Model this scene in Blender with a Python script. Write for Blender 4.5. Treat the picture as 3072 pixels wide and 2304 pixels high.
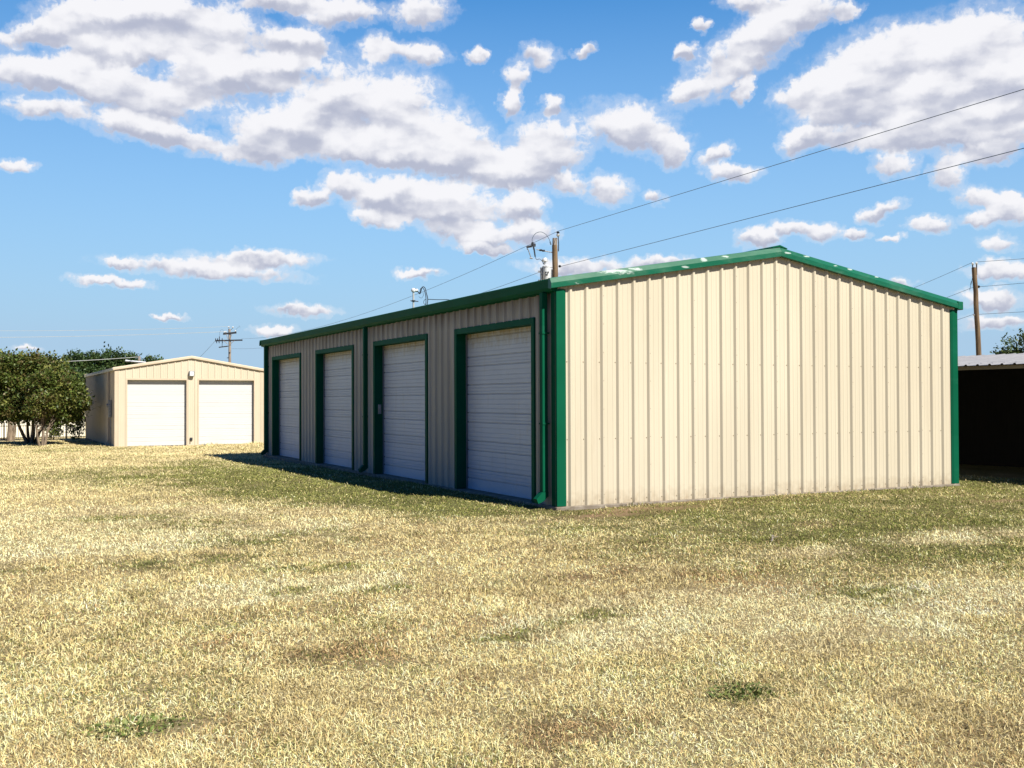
import bpy, bmesh, math, random
import numpy as np
from mathutils import Matrix, Vector

for o in list(bpy.data.objects): bpy.data.objects.remove(o)
S = bpy.context.scene
COL = S.collection
RAD = math.radians

# ------------------------------------------------------------------ camera
YAW, PITCH, ROLL = 0.478011, 0.015417, -0.003515
CAM = Vector((-8.189, -14.2425, 1.6935))
fw = Vector((math.sin(YAW)*math.cos(PITCH), math.cos(YAW)*math.cos(PITCH), math.sin(PITCH)))
rt = fw.cross(Vector((0, 0, 1))).normalized(); up = rt.cross(fw)
r2 = rt*math.cos(ROLL)+up*math.sin(ROLL); u2 = up*math.cos(ROLL)-rt*math.sin(ROLL)
cd = bpy.data.cameras.new('camera'); cam = bpy.data.objects.new('camera', cd); COL.objects.link(cam)
cam.matrix_world = Matrix(((r2.x, u2.x, -fw.x, CAM.x), (r2.y, u2.y, -fw.y, CAM.y), (r2.z, u2.z, -fw.z, CAM.z), (0, 0, 0, 1)))
cd.sensor_fit = 'HORIZONTAL'; cd.sensor_width = 36.0; cd.lens = 3104.0/3072*36
cd.clip_start = 0.1; cd.clip_end = 3000
S.camera = cam

# ------------------------------------------------------------------ light
SUN_EL, SUN_AZ = 46.0, 20.0            # azimuth measured from -Y toward +X
to_sun = Vector((math.sin(RAD(SUN_AZ))*math.cos(RAD(SUN_EL)), -math.cos(RAD(SUN_AZ))*math.cos(RAD(SUN_EL)), math.sin(RAD(SUN_EL))))
sd = bpy.data.lights.new('sun', 'SUN'); sun = bpy.data.objects.new('sun', sd); COL.objects.link(sun)
sd.energy = 5.0; sd.angle = RAD(0.53); sd.color = (1.0, 0.945, 0.85)
sun.rotation_euler = to_sun.to_track_quat('Z', 'Y').to_euler()
sun.location = (0, -20, 40)
S.view_settings.view_transform = 'Standard'; S.view_settings.look = 'None'
S.view_settings.exposure = 0.76; S.view_settings.gamma = 1.0
S.render.film_transparent = False
S.cycles.max_bounces = 6; S.cycles.diffuse_bounces = 1; S.cycles.glossy_bounces = 2
S.cycles.transmission_bounces = 3; S.cycles.transparent_max_bounces = 6
S.cycles.use_denoising = True
S.cycles.denoiser = 'OPENIMAGEDENOISE'; S.cycles.denoising_input_passes = 'RGB_ALBEDO_NORMAL'; S.cycles.denoising_prefilter = 'ACCURATE'
S.cycles.sample_clamp_indirect = 4.0

# ------------------------------------------------------------------ sky with clouds (directions only)
# cloud masses: azimuth, elevation, half-width, half-height (degrees), tilt
CLOUDS = [(5.05,18.99,2.89,1.18,7), (8.09,19.56,4.05,1.2,6), (11.01,18.85,3.34,1.45,5), (2.56,17.93,2.51,0.58,15), (2.36,16.19,2.45,1.03,7), (5.5,16.21,2.77,1.01,1), (6.39,17.79,3.39,0.82,6), (3.11,14.58,2.03,0.58,1), (8.1,15.45,3.66,1.26,0), (11.61,16.76,2.99,1.37,4), (7.76,13.94,2.84,0.7,-4), (10.43,13.44,2.33,0.65,-8), (13.66,13.27,1.94,0.84,-2), (15.24,14.66,3.2,1.42,3), (20.12,15.92,5.5,2.17,-15), (18.35,13.83,4.37,1.15,-6), (22.79,13.7,4.09,1.34,1), (15.61,18.74,2.04,0.91,3), (20.12,18.78,1.33,0.81,2), (22.42,18.56,1.65,0.64,-8), (17.73,20.44,2.51,0.79,3), (22.55,20.63,1.92,0.85,1), (14.63,20.69,2.71,0.5,4), (25.5,18.55,0.71,0.42,0), (14.39,17.29,1.47,1.04,4), (16.42,10.92,0.93,0.55,2), (18.1,11.7,1.44,0.76,2), (20.87,11.09,2.79,1.17,1), (23.68,10.76,4.22,1.37,-7), (25.34,9.02,2.82,0.75,-8), (26.1,8.29,1.67,0.33,-5), (20.24,9.91,1.64,0.52,-4), (25.73,12.75,2.96,1.23,0), (11.02,6.96,5.08,0.51,-3), (13.41,7.6,3.63,0.49,0), (6.08,6.15,1.95,0.32,-4), (6.64,7.19,0.84,0.28,2), (22.13,7.01,1.46,0.32,0), (15.86,4.91,2.22,0.38,-2), (14.51,3.89,1.34,0.32,1), (9.15,4.46,0.9,0.17,-4), (1.53,11.72,0.88,0.36,-5), (2.19,2.71,0.89,0.19,-3), (28.93,18.48,1.29,0.72,-1), (27.58,17.44,0.8,0.83,0), (27.44,16.02,0.71,0.84,0), (31.44,18.69,0.77,0.35,6), (29.65,15.86,0.8,0.48,-1), (29.69,13.95,2.25,1.46,-1), (28.2,12.56,2.57,1.05,0), (30.51,11.73,0.96,0.62,-1), (34.23,14.63,3.05,1.38,-15), (36.24,13.42,1,0.91,-2), (32.81,11.45,1.47,0.86,-1), (35.34,10.95,0.73,0.42,-2), (39.46,12.13,1.6,0.53,-7), (38.67,13.13,1.15,0.49,19), (28.19,10.64,1.29,1.06,0), (28.45,9.2,1.48,0.75,0), (40.12,18.2,4.3,1.39,31), (37.2,16.45,1.11,0.5,11), (43.16,19.8,2.59,0.84,4), (45.64,19.72,0.72,0.6,-6), (40.75,20.51,1.84,0.53,-5), (40.17,16.36,0.5,0.75,-22), (37.84,19.68,0.42,0.43,-4), (36.96,18.4,0.64,0.5,16), (50.58,17.56,4.55,1.68,11), (46.08,16.74,3.78,1.76,22), (43.13,16.09,1.75,0.83,15), (48.34,14.94,6.04,1.59,-1), (52.17,15.62,4.49,2.4,-7), (42.99,13.48,1.23,0.74,16), (46.05,13.37,3.25,0.64,-7), (51.08,13.43,4.55,1.12,-6), (47.75,12.02,1.27,0.75,-5), (50.52,11.5,0.96,1.05,-25), (52.46,12.17,1.67,0.68,5), (51.9,10.08,1.55,0.59,-5), (53.16,9.41,1.25,0.79,-5), (51.68,8.95,0.86,0.38,-4), (47.16,9.73,1.29,0.43,17), (49.4,8.82,1.3,0.44,-4), (40.78,8.61,1.19,0.56,-2), (42.48,9.15,1.08,0.46,-3), (44.02,8.83,1.09,0.6,-3), (45.77,8.56,0.67,0.31,7), (47.49,8.35,0.74,0.21,-3), (52.62,7.74,1.05,0.5,-4), (48.26,6.12,0.69,0.29,-3), (52.92,6.35,1.67,0.55,-3), (52.38,5,1.69,0.58,-3), (52.58,3.83,1.99,0.42,-2), (31.26,7.35,3.45,0.53,-1), (35.7,7.55,1.89,0.35,-1)]

world = bpy.data.worlds.new('World'); S.world = world; world.use_nodes = True
def build_sky():
    nt = world.node_tree; N = nt.nodes; L = nt.links; N.clear()
    def node(t, **k):
        n = N.new(t)
        for a, v in k.items(): setattr(n, a, v)
        return n
    def put(sock, v):
        if isinstance(v, (int, float, tuple, list, Vector)): sock.default_value = v
        else: L.new(v, sock)
    def M(op, a, b=None, c=None, clamp=False):
        n = node('ShaderNodeMath', operation=op, use_clamp=clamp)
        for i, v in enumerate((a, b, c)):
            if v is not None: put(n.inputs[i], v)
        return n.outputs[0]
    def VM(op, a, b=None, c=None):
        n = node('ShaderNodeVectorMath', operation=op)
        for i, v in enumerate((a, b, c)):
            if v is not None: put(n.inputs[i], v)
        return n.outputs['Value'] if op in ('DOT_PRODUCT', 'LENGTH') else n.outputs['Vector']
    def noise(vec, scale, detail, rough=0.55, dist=0.0):
        n = node('ShaderNodeTexNoise', noise_dimensions='2D'); n.inputs['Scale'].default_value = scale
        n.inputs['Detail'].default_value = detail; n.inputs['Roughness'].default_value = rough
        n.inputs['Distortion'].default_value = dist
        L.new(vec, n.inputs['Vector']); return n
    def ramp(v, a, b, smooth=True):
        n = node('ShaderNodeMapRange'); n.interpolation_type = 'SMOOTHSTEP' if smooth else 'LINEAR'
        put(n.inputs[0], v); n.inputs[1].default_value = a; n.inputs[2].default_value = b
        return n.outputs[0]
    def mix(f, a, b):
        n = node('ShaderNodeMix', data_type='RGBA'); put(n.inputs[0], f); put(n.inputs[6], a); put(n.inputs[7], b)
        return n.outputs[2]
    tc = node('ShaderNodeTexCoord')
    sep = node('ShaderNodeSeparateXYZ'); L.new(tc.outputs['Generated'], sep.inputs[0])
    az = M('MULTIPLY', M('ARCTAN2', sep.outputs[0], sep.outputs[1]), 57.29578)
    el = M('MULTIPLY', M('ARCSINE', sep.outputs[2]), 57.29578)
    comb = node('ShaderNodeCombineXYZ'); L.new(az, comb.inputs[0]); L.new(el, comb.inputs[1]); comb.inputs[2].default_value = 0
    uv0 = comb.outputs[0]
    # stretch with height: clouds further down the sky are smaller and flatter
    w1 = noise(uv0, 0.55, 3.0)
    w2 = noise(uv0, 1.9, 4.0)
    off = VM('MULTIPLY', VM('SUBTRACT', w1.outputs['Color'], (0.5, 0.5, 0.5)), (1.3, 0.8, 0))
    off2 = VM('MULTIPLY', VM('SUBTRACT', w2.outputs['Color'], (0.5, 0.5, 0.5)), (0.9, 0.5, 0))
    uv = VM('ADD', VM('ADD', uv0, off), VM('ADD', off2, (0, 0, 1)))
    acc = (0.0, 0.0, 0.0)
    for ci, (a, e, sx, sy, r) in enumerate(CLOUDS):
        if ci and ci % 16 == 0: uv = VM('MULTIPLY_ADD', acc, (1e-9, 1e-9, 1e-9), uv)   # keeps the node evaluation in order
        mp = node('ShaderNodeMapping', vector_type='TEXTURE')
        L.new(uv, mp.inputs['Vector']); mp.inputs['Location'].default_value = (a, e, 0)
        mp.inputs['Rotation'].default_value = (0, 0, RAD(r)); mp.inputs['Scale'].default_value = (sx*1.34, sy*1.34, 1)
        d = VM('DOT_PRODUCT', mp.outputs[0], mp.outputs[0])
        w = M('SUBTRACT', 2.0, d, clamp=True)
        w = M('MULTIPLY', w, w)
        sc_ = node('ShaderNodeVectorMath', operation='SCALE'); L.new(mp.outputs[0], sc_.inputs[0]); L.new(w, sc_.inputs['Scale'])
        acc = VM('ADD', sc_.outputs[0], acc)
    s2 = node('ShaderNodeSeparateXYZ'); L.new(acc, s2.inputs[0])
    dsum = s2.outputs[2]
    yy = M('DIVIDE', s2.outputs[1], M('ADD', dsum, 0.02))
    st = VM('MULTIPLY', VM('ADD', uv0, VM('MULTIPLY', off2, (0.6, 0.6, 0))), (1.0, 2.1, 1.0))
    n1 = noise(st, 0.34, 8.0, 0.54).outputs[0]                        # billows
    n1b = noise(VM('ADD', st, (-0.35, 1.30, 0)), 0.34, 2.0, 0.5).outputs[0]
    n1a = noise(st, 0.34, 2.0, 0.5).outputs[0]
    n3 = noise(uv0, 2.1, 6.0, 0.62, 0.4).outputs[0]                   # ragged edges
    dens = M('ADD', M('MULTIPLY', M('MINIMUM', dsum, 1.0), 1.25), M('MULTIPLY', M('SUBTRACT', n1, 0.5), 1.35))
    dens = M('ADD', dens, M('MULTIPLY', M('SUBTRACT', n3, 0.5), 0.80))
    gate = ramp(dsum, 0.0, 0.12)
    mask = M('MULTIPLY', M('MAXIMUM', ramp(dens, 0.18, 0.84), M('MULTIPLY', ramp(dens, -0.25, 0.60), 0.34)), gate)
    thick = ramp(dens, 0.08, 0.85)
    puff = M('MULTIPLY', M('SUBTRACT', n1a, n1b), 1.8)               # lit sides of the billows
    fine = M('MULTIPLY', M('SUBTRACT', n1, n1a), 1.3)
    lit = M('ADD', M('ADD', M('MULTIPLY', yy, 1.45), puff), M('ADD', fine, 0.14))
    shade = M('MULTIPLY', ramp(lit, 0.50, -0.60), thick)
    ccol = mix(shade, (0.56, 0.555, 0.57, 1), (0.285, 0.30, 0.37, 1))
    sky = node('ShaderNodeTexSky', sky_type='NISHITA'); sky.sun_disc = False
    sky.sun_elevation = RAD(SUN_EL); sky.sun_rotation = RAD(180.0+SUN_AZ)
    sky.air_density = 1.0; sky.dust_density = 0.2; sky.ozone_density = 1.6; sky.altitude = 400
    hs = node('ShaderNodeHueSaturation'); hs.inputs['Saturation'].default_value = 1.18; hs.inputs['Value'].default_value = 1.0
    L.new(sky.outputs[0], hs.inputs['Color'])
    SK = 0.07
    tint = node('ShaderNodeMix', data_type='RGBA', blend_type='MULTIPLY'); tint.inputs[0].default_value = 1.0
    L.new(hs.outputs[0], tint.inputs[6]); tint.inputs[7].default_value = (0.47, 1.08, 1.36, 1)
    low = mix(M('MULTIPLY', ramp(el, 23.0, 3.0, False), 0.97), tint.outputs[2], (0.243/SK, 0.347/SK, 0.463/SK, 1))     # pale lower sky
    cl = node('ShaderNodeMix', data_type='RGBA', blend_type='MULTIPLY'); cl.inputs[0].default_value = 1.0
    L.new(ccol, cl.inputs[6]); cl.inputs[7].default_value = (1/SK, 1/SK, 1/SK, 1)
    out = mix(M('MULTIPLY', mask, 0.97), low, cl.outputs[2])
    # added dimming and blue tint outside the view, to deepen and cool shaded walls
    front = M('MULTIPLY', ramp(M('ABSOLUTE', M('SUBTRACT', az, 27.4)), 50.0, 85.0), 1.0)
    front = M('MAXIMUM', front, ramp(el, 28.0, 50.0))
    dim = node('ShaderNodeMix', data_type='RGBA', blend_type='MULTIPLY'); dim.inputs[0].default_value = 1.0
    L.new(out, dim.inputs[6]); dim.inputs[7].default_value = (0.20, 0.30, 0.45, 1)
    out = mix(front, out, dim.outputs[2])
    bg = node('ShaderNodeBackground'); L.new(out, bg.inputs[0]); bg.inputs[1].default_value = SK
    wo = node('ShaderNodeOutputWorld'); L.new(bg.outputs[0], wo.inputs[0])
build_sky()
world.cycles.sampling_method = 'MANUAL'; world.cycles.sample_map_resolution = 512

# ------------------------------------------------------------------ helpers
rng = np.random.default_rng(7); random.seed(7)
class MB:
    """collects faces, builds one mesh object"""
    def __init__(s): s.v = []; s.f = []; s.m = []; s.sm = []
    def add(s, verts, faces, mi=0, smooth=False):
        b = len(s.v); s.v += [tuple(v) for v in verts]
        for f in faces: s.f.append(tuple(b+i for i in f)); s.m.append(mi); s.sm.append(smooth)
    def box(s, a, b, mi=0, bev=0.0):
        x0, y0, z0 = [min(p, q) for p, q in zip(a, b)]; x1, y1, z1 = [max(p, q) for p, q in zip(a, b)]
        if bev <= 0:
            s.add([(x0,y0,z0),(x1,y0,z0),(x1,y1,z0),(x0,y1,z0),(x0,y0,z1),(x1,y0,z1),(x1,y1,z1),(x0,y1,z1)],
                  [(0,3,2,1),(4,5,6,7),(0,1,5,4),(1,2,6,5),(2,3,7,6),(3,0,4,7)], mi)
        else:
            bm = bmesh.new(); bmesh.ops.create_cube(bm, size=1.0)
            for v in bm.verts: v.co = Vector(((x0+x1)/2+v.co.x*(x1-x0), (y0+y1)/2+v.co.y*(y1-y0), (z0+z1)/2+v.co.z*(z1-z0)))
            bmesh.ops.bevel(bm, geom=bm.edges[:], offset=bev, segments=1, affect='EDGES')
            bm.verts.index_update(); s.add([v.co[:] for v in bm.verts], [[v.index for v in f.verts] for f in bm.faces], mi); bm.free()
    def prism(s, prof, a, b, ux, uz, mi=0, caps=True):
        """profile (p,q) in the ux/uz axes swept from a to b"""
        a, b, ux, uz = Vector(a), Vector(b), Vector(ux), Vector(uz); n = len(prof)
        vs = [a+ux*p+uz*q for p, q in prof]+[b+ux*p+uz*q for p, q in prof]
        fs = [(i, (i+1) % n, n+(i+1) % n, n+i) for i in range(n)]
        if caps: fs += [tuple(range(n))[::-1], tuple(range(n, 2*n))]
        s.add(vs, fs, mi)
    def tube(s, pts, rad, seg=6, mi=0, caps=True):
        pts = [Vector(p) for p in pts]; n = len(pts)
        rad = [rad]*n if not hasattr(rad, '__len__') else rad
        ref = None; vs = []
        for i, p in enumerate(pts):
            t = (pts[min(i+1, n-1)]-pts[max(i-1, 0)]).normalized()
            if ref is None: ref = t.orthogonal().normalized()
            ref = (ref-t*ref.dot(t)); ref = ref.normalized() if ref.length > 1e-6 else t.orthogonal().normalized()
            bi = t.cross(ref)
            for k in range(seg):
                a = 2*math.pi*k/seg; vs.append(p+(ref*math.cos(a)+bi*math.sin(a))*rad[i])
        fs = [(i*seg+k, i*seg+(k+1) % seg, (i+1)*seg+(k+1) % seg, (i+1)*seg+k) for i in range(n-1) for k in range(seg)]
        s.add(vs, fs, mi, True)
        if caps: s.add([vs[k] for k in range(seg)], [tuple(range(seg))[::-1]], mi); s.add(vs[-seg:], [tuple(range(seg))], mi)
    def cyl(s, a, b, r, seg=12, mi=0): s.tube([a, b], [r, r], seg, mi)
    def lathe(s, base, prof, seg=14, mi=0, axis=(0, 0, 1)):
        ax = Vector(axis).normalized(); e1 = ax.orthogonal().normalized(); e2 = ax.cross(e1); base = Vector(base); vs = []
        for r, z in prof:
            for k in range(seg):
                a = 2*math.pi*k/seg; vs.append(base+ax*z+(e1*math.cos(a)+e2*math.sin(a))*r)
        n = len(prof)
        s.add(vs, [(i*seg+k, i*seg+(k+1) % seg, (i+1)*seg+(k+1) % seg, (i+1)*seg+k) for i in range(n-1) for k in range(seg)], mi, True)
    def build(s, name, mats, parent=None, loc=None):
        me = bpy.data.meshes.new(name); me.from_pydata(s.v, [], s.f)
        for m in (mats if isinstance(mats, (list, tuple)) else [mats]): me.materials.append(m)
        me.polygons.foreach_set('material_index', s.m); me.polygons.foreach_set('use_smooth', s.sm)
        o = bpy.data.objects.new(name, me); COL.objects.link(o)
        if parent is not None:
            o.parent = parent
            pw = world_loc(parent); o.data.transform(Matrix.Translation(-pw))
        elif loc is not None:
            o.data.transform(Matrix.Translation(-Vector(loc))); o.location = loc
        fix_normals(me)
        return o
def world_loc(o):
    v = Vector((0, 0, 0))
    while o is not None: v += o.location; o = o.parent
    return v
def fix_normals(me):
    bm = bmesh.new(); bm.from_mesh(me); bmesh.ops.recalc_face_normals(bm, faces=bm.faces[:]); 
    for e in bm.edges:
        if len(e.link_faces) == 2 and e.calc_face_angle(0) > .7: e.smooth = False
    bm.to_mesh(me); bm.free(); me.update()
def tag(o, label, cat, group=None, kind=None):
    o['label'] = label
    if cat: o['category'] = cat
    if group: o['group'] = group
    if kind: o['kind'] = kind
    return o
def thing(name, label, cat, loc=(0, 0, 0), group=None):
    o = bpy.data.objects.new(name, None); COL.objects.link(o); o.location = loc; o.empty_display_size = 0.3
    return tag(o, label, cat, group)
def struct(o): o['kind'] = 'structure'; return o

# smooth value noise for terrain and planting
_tab = rng.random((256, 256))
def vnoise(x, y):
    xi = np.floor(x).astype(int); yi = np.floor(y).astype(int); fx = x-xi; fy = y-yi
    fx = fx*fx*(3-2*fx); fy = fy*fy*(3-2*fy)
    g = lambda i, j: _tab[i % 256, j % 256]
    return (g(xi, yi)*(1-fx)+g(xi+1, yi)*fx)*(1-fy)+(g(xi, yi+1)*(1-fx)+g(xi+1, yi+1)*fx)*fy
def fbm(x, y, oct=4):
    t = 0; a = .5; n = 0
    for i in range(oct): t = t+a*vnoise(x*2**i+17.3*i, y*2**i+9.1*i); n += a; a *= .5
    return t/n
def height(x, y):
    x = np.asarray(x, float); y = np.asarray(y, float)
    yp = np.clip(y, 0, 150)
    h = -0.035-0.03*np.exp(-(x/1.2)**2-(y/1.2)**2)+np.interp(yp, [0, 8, 20, 35, 50, 90, 150], [0, -.02, -.10, -.315, -.44, -.75, -1.0])
    far = np.clip((np.hypot(x+8, y+14)-4)/20, 0, 1)
    h = h+(fbm(x*.35+3, y*.35+8, 3)-.5)*.07
    h = h+.05*np.exp(-((x+1.0)**2/.6+(y-2.4)**2/1.6))
    h = np.where((x < .3) & (y > .3) & (y < 18.6), np.maximum(h, -.045-.30*np.clip(-x-.12, 0, 5)-.004*y), h)
    inside = (x > -.2) & (x < 9.3) & (y > -.15)
    return np.where(inside, np.minimum(h, -.03), h)

# ------------------------------------------------------------------ materials
def mat(name, c1, c2=None, rough=0.6, metal=0.0, scale=4.0, detail=5.0, bump=0.0, bscale=30.0, stretch=(1, 1, 1), spec=0.4, lo=0.35, hi=0.65):
    m = bpy.data.materials.new(name); m.use_nodes = True; nt = m.node_tree; N = nt.nodes; L = nt.links
    b = N['Principled BSDF']; b.inputs['Roughness'].default_value = rough; b.inputs['Metallic'].default_value = metal
    b.inputs['Specular IOR Level'].default_value = spec
    b.inputs['Base Color'].default_value = (*c1, 1)
    tc = N.new('ShaderNodeNewGeometry'); mp = N.new('ShaderNodeMapping'); mp.inputs['Scale'].default_value = stretch
    L.new(tc.outputs['Position'], mp.inputs['Vector'])
    if c2 is not None:
        n = N.new('ShaderNodeTexNoise'); n.inputs['Scale'].default_value = scale; n.inputs['Detail'].default_value = detail
        L.new(mp.outputs[0], n.inputs['Vector'])
        r = N.new('ShaderNodeMapRange'); r.inputs[1].default_value = lo; r.inputs[2].default_value = hi; L.new(n.outputs[0], r.inputs[0])
        x = N.new('ShaderNodeMix'); x.data_type = 'RGBA'; x.inputs[6].default_value = (*c1, 1); x.inputs[7].default_value = (*c2, 1)
        L.new(r.outputs[0], x.inputs[0]); L.new(x.outputs[2], b.inputs['Base Color'])
    if bump > 0:
        n2 = N.new('ShaderNodeTexNoise'); n2.inputs['Scale'].default_value = bscale; n2.inputs['Detail'].default_value = 3
        L.new(mp.outputs[0], n2.inputs['Vector'])
        bp = N.new('ShaderNodeBump'); bp.inputs['Strength'].default_value = bump; bp.inputs['Distance'].default_value = 0.02
        L.new(n2.outputs[0], bp.inputs['Height']); L.new(bp.outputs[0], b.inputs['Normal'])
    return m
def overlay(m, colour, field, lo, hi, amount=1.0):
    """lay a stain over the base colour; field(N, L) -> socket"""
    nt = m.node_tree; N = nt.nodes; L = nt.links; b = N['Principled BSDF']; s = b.inputs['Base Color']
    x = N.new('ShaderNodeMix'); x.data_type = 'RGBA'
    if s.is_linked: L.new(s.links[0].from_socket, x.inputs[6])
    else: x.inputs[6].default_value = s.default_value
    x.inputs[7].default_value = (*colour, 1)
    r = N.new('ShaderNodeMapRange'); r.inputs[1].default_value = lo; r.inputs[2].default_value = hi; r.inputs[4].default_value = amount
    L.new(field(N, L), r.inputs[0]); L.new(r.outputs[0], x.inputs[0]); L.new(x.outputs[2], s)
def zfield(z0, z1, scale=(1, 1, 1), nscale=6.0, namp=0.8):
    """1 at height z1 falling to 0 at z0, broken up by noise"""
    def f(N, L):
        g = N.new('ShaderNodeNewGeometry'); s = N.new('ShaderNodeSeparateXYZ'); L.new(g.outputs['Position'], s.inputs[0])
        r = N.new('ShaderNodeMapRange'); r.clamp = True; r.inputs[1].default_value = z0; r.inputs[2].default_value = z1; L.new(s.outputs[2], r.inputs[0])
        mp = N.new('ShaderNodeMapping'); mp.inputs['Scale'].default_value = scale; L.new(g.outputs['Position'], mp.inputs[0])
        n = N.new('ShaderNodeTexNoise'); n.inputs['Scale'].default_value = nscale; n.inputs['Detail'].default_value = 6; L.new(mp.outputs[0], n.inputs['Vector'])
        a = N.new('ShaderNodeMath'); a.operation = 'MULTIPLY_ADD'; L.new(n.outputs[0], a.inputs[0]); a.inputs[1].default_value = namp; a.inputs[2].default_value = 1-namp*.5
        k = N.new('ShaderNodeMath'); k.operation = 'MULTIPLY'; L.new(r.outputs[0], k.inputs[0]); L.new(a.outputs[0], k.inputs[1])
        return k.outputs[0]
    return f
def nfield(scale, stretch=(1, 1, 1), detail=5.0, rough=0.6):
    def f(N, L):
        g = N.new('ShaderNodeNewGeometry'); mp = N.new('ShaderNodeMapping'); mp.inputs['Scale'].default_value = stretch; L.new(g.outputs['Position'], mp.inputs[0])
        n = N.new('ShaderNodeTexNoise'); n.inputs['Scale'].default_value = scale; n.inputs['Detail'].default_value = detail; n.inputs['Roughness'].default_value = rough
        L.new(mp.outputs[0], n.inputs['Vector']); return n.outputs[0]
    return f

TAN = mat('tan_siding', (0.503, 0.449, 0.337), (0.556, 0.500, 0.380), 0.5, 0, 0.7, 6, 0.22, 1.6, (1, 1, .30))
overlay(TAN, (0.43, 0.365, 0.26), nfield(5.0, (1, 1, .12), 6), 0.60, 0.80, 0.35)
overlay(TAN, (0.30, 0.225, 0.14), zfield(0.50, 0.0, (1, 1, 1), 9.0, 1.5), 0.50, 1.20, 0.6)
overlay(TAN, (0.37, 0.31, 0.215), nfield(2.2, (1, 1, .05), 7, .7), 0.56, 0.74, 0.35)
SIDE = mat('shaded_weathered_siding', (0.35, 0.335, 0.285), (0.42, 0.40, 0.345), 0.6, 0, 0.9, 6, 0.05, 3.0, (1, 1, .35))  # tan siding darkened and greyed for the shaded door wall, grime laid over it
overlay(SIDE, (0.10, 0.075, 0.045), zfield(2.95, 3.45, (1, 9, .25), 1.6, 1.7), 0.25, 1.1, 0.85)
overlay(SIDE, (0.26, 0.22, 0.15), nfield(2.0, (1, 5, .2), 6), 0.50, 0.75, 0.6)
SCREW = mat('fastener', (0.30, 0.24, 0.16), (0.20, 0.15, 0.09), 0.5, 0.3, 20)
GREEN = mat('green_trim_paint', (0.002, 0.077, 0.037), (0.003, 0.092, 0.046), 0.55, 0, 1.3, 5, 0.04, 8, spec=.06)
overlay(GREEN, (0.015, 0.11, 0.065), nfield(3.0, (.3, 1, 2), 6, .7), 0.58, 0.75, 0.6)
CONC = mat('concrete', (0.27, 0.235, 0.19), (0.17, 0.14, 0.105), 0.9, 0, 6, 6, 0.3, 60)
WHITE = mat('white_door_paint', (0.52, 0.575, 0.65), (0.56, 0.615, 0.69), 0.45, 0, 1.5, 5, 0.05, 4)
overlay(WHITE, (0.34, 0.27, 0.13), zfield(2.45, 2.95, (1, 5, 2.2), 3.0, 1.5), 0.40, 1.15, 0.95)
overlay(WHITE, (0.45, 0.45, 0.43), nfield(3.0, (1, 2.5, .5), 7, .7), 0.55, 0.75, 0.5)
CLEANWHITE = mat('bright_white_paint', (0.565, 0.565, 0.55), (0.545, 0.545, 0.53), 0.4, 0, 1.2)
CREAM = mat('cream_siding', (0.51, 0.445, 0.33), (0.55, 0.485, 0.365), 0.5, 0, 0.8, 5, 0.05, 3.0, (1, 1, .4))
CREAMTRIM = mat('cream_trim', (0.50, 0.41, 0.30), (0.54, 0.45, 0.33), 0.45, 0, 2)
GALV = mat('galvanised_roof', (0.225, 0.225, 0.24), (0.18, 0.18, 0.195), 0.5, 0.15, 2.5, 6, 0.03, 5, (1, 1, 1))
GREYMET = mat('grey_metal', (0.33, 0.34, 0.36), (0.22, 0.24, 0.26), 0.45, 0.5, 12)
DARKMET = mat('dark_metal', (0.03, 0.035, 0.045), (0.05, 0.055, 0.065), 0.5, 0.4, 9)
BLACKRUB = mat('black_rubber', (0.015, 0.02, 0.03), (0.03, 0.04, 0.05), 0.55, 0, 9)
WIREM = mat('weathered_wire', (0.09, 0.13, 0.18), (0.12, 0.16, 0.22), 0.5, 0.3, 1)
PALEWIRE = mat('pale_wire', (0.50, 0.52, 0.50), (0.58, 0.60, 0.58), 0.4, 0.3, 1)
PORC = mat('white_porcelain', (0.66, 0.68, 0.69), (0.60, 0.62, 0.64), 0.2, 0, 5)
POLE = mat('pole_wood', (0.20, 0.135, 0.075), (0.085, 0.055, 0.032), 0.85, 0, 14, 8, 0.5, 30, (1, 1, .08))
GPOLE = mat('grey_pole_wood', (0.30, 0.26, 0.22), (0.17, 0.14, 0.12), 0.85, 0, 14, 8, 0.4, 30, (1, 1, .08))
SHEDSHADE = mat('shade_black_shed_boards', (0.012, 0.011, 0.010), (0.007, 0.0065, 0.006), 0.9, 0, 5, 6, 0.2, 20, (1, 6, .3))  # near-black colour stands in for the deep shade inside the shed
FASCIA = mat('weathered_fascia', (0.33, 0.28, 0.19), (0.24, 0.19, 0.12), 0.8, 0, 4, 6, 0.2, 30, (1, .3, 2))
BARK = mat('bark', (0.22, 0.17, 0.12), (0.10, 0.075, 0.05), 0.95, 0, 10, 8, 0.8, 25, (1, 1, .35))
IRON = mat('black_iron', (0.012, 0.013, 0.012), (0.02, 0.02, 0.018), 0.5, 0.2, 9)
FARWHITE = mat('pale_siding', (0.78, 0.74, 0.62), (0.70, 0.66, 0.54), 0.6, 0, 2.0, 5, 0, 5, (2, 1, .3))

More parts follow.
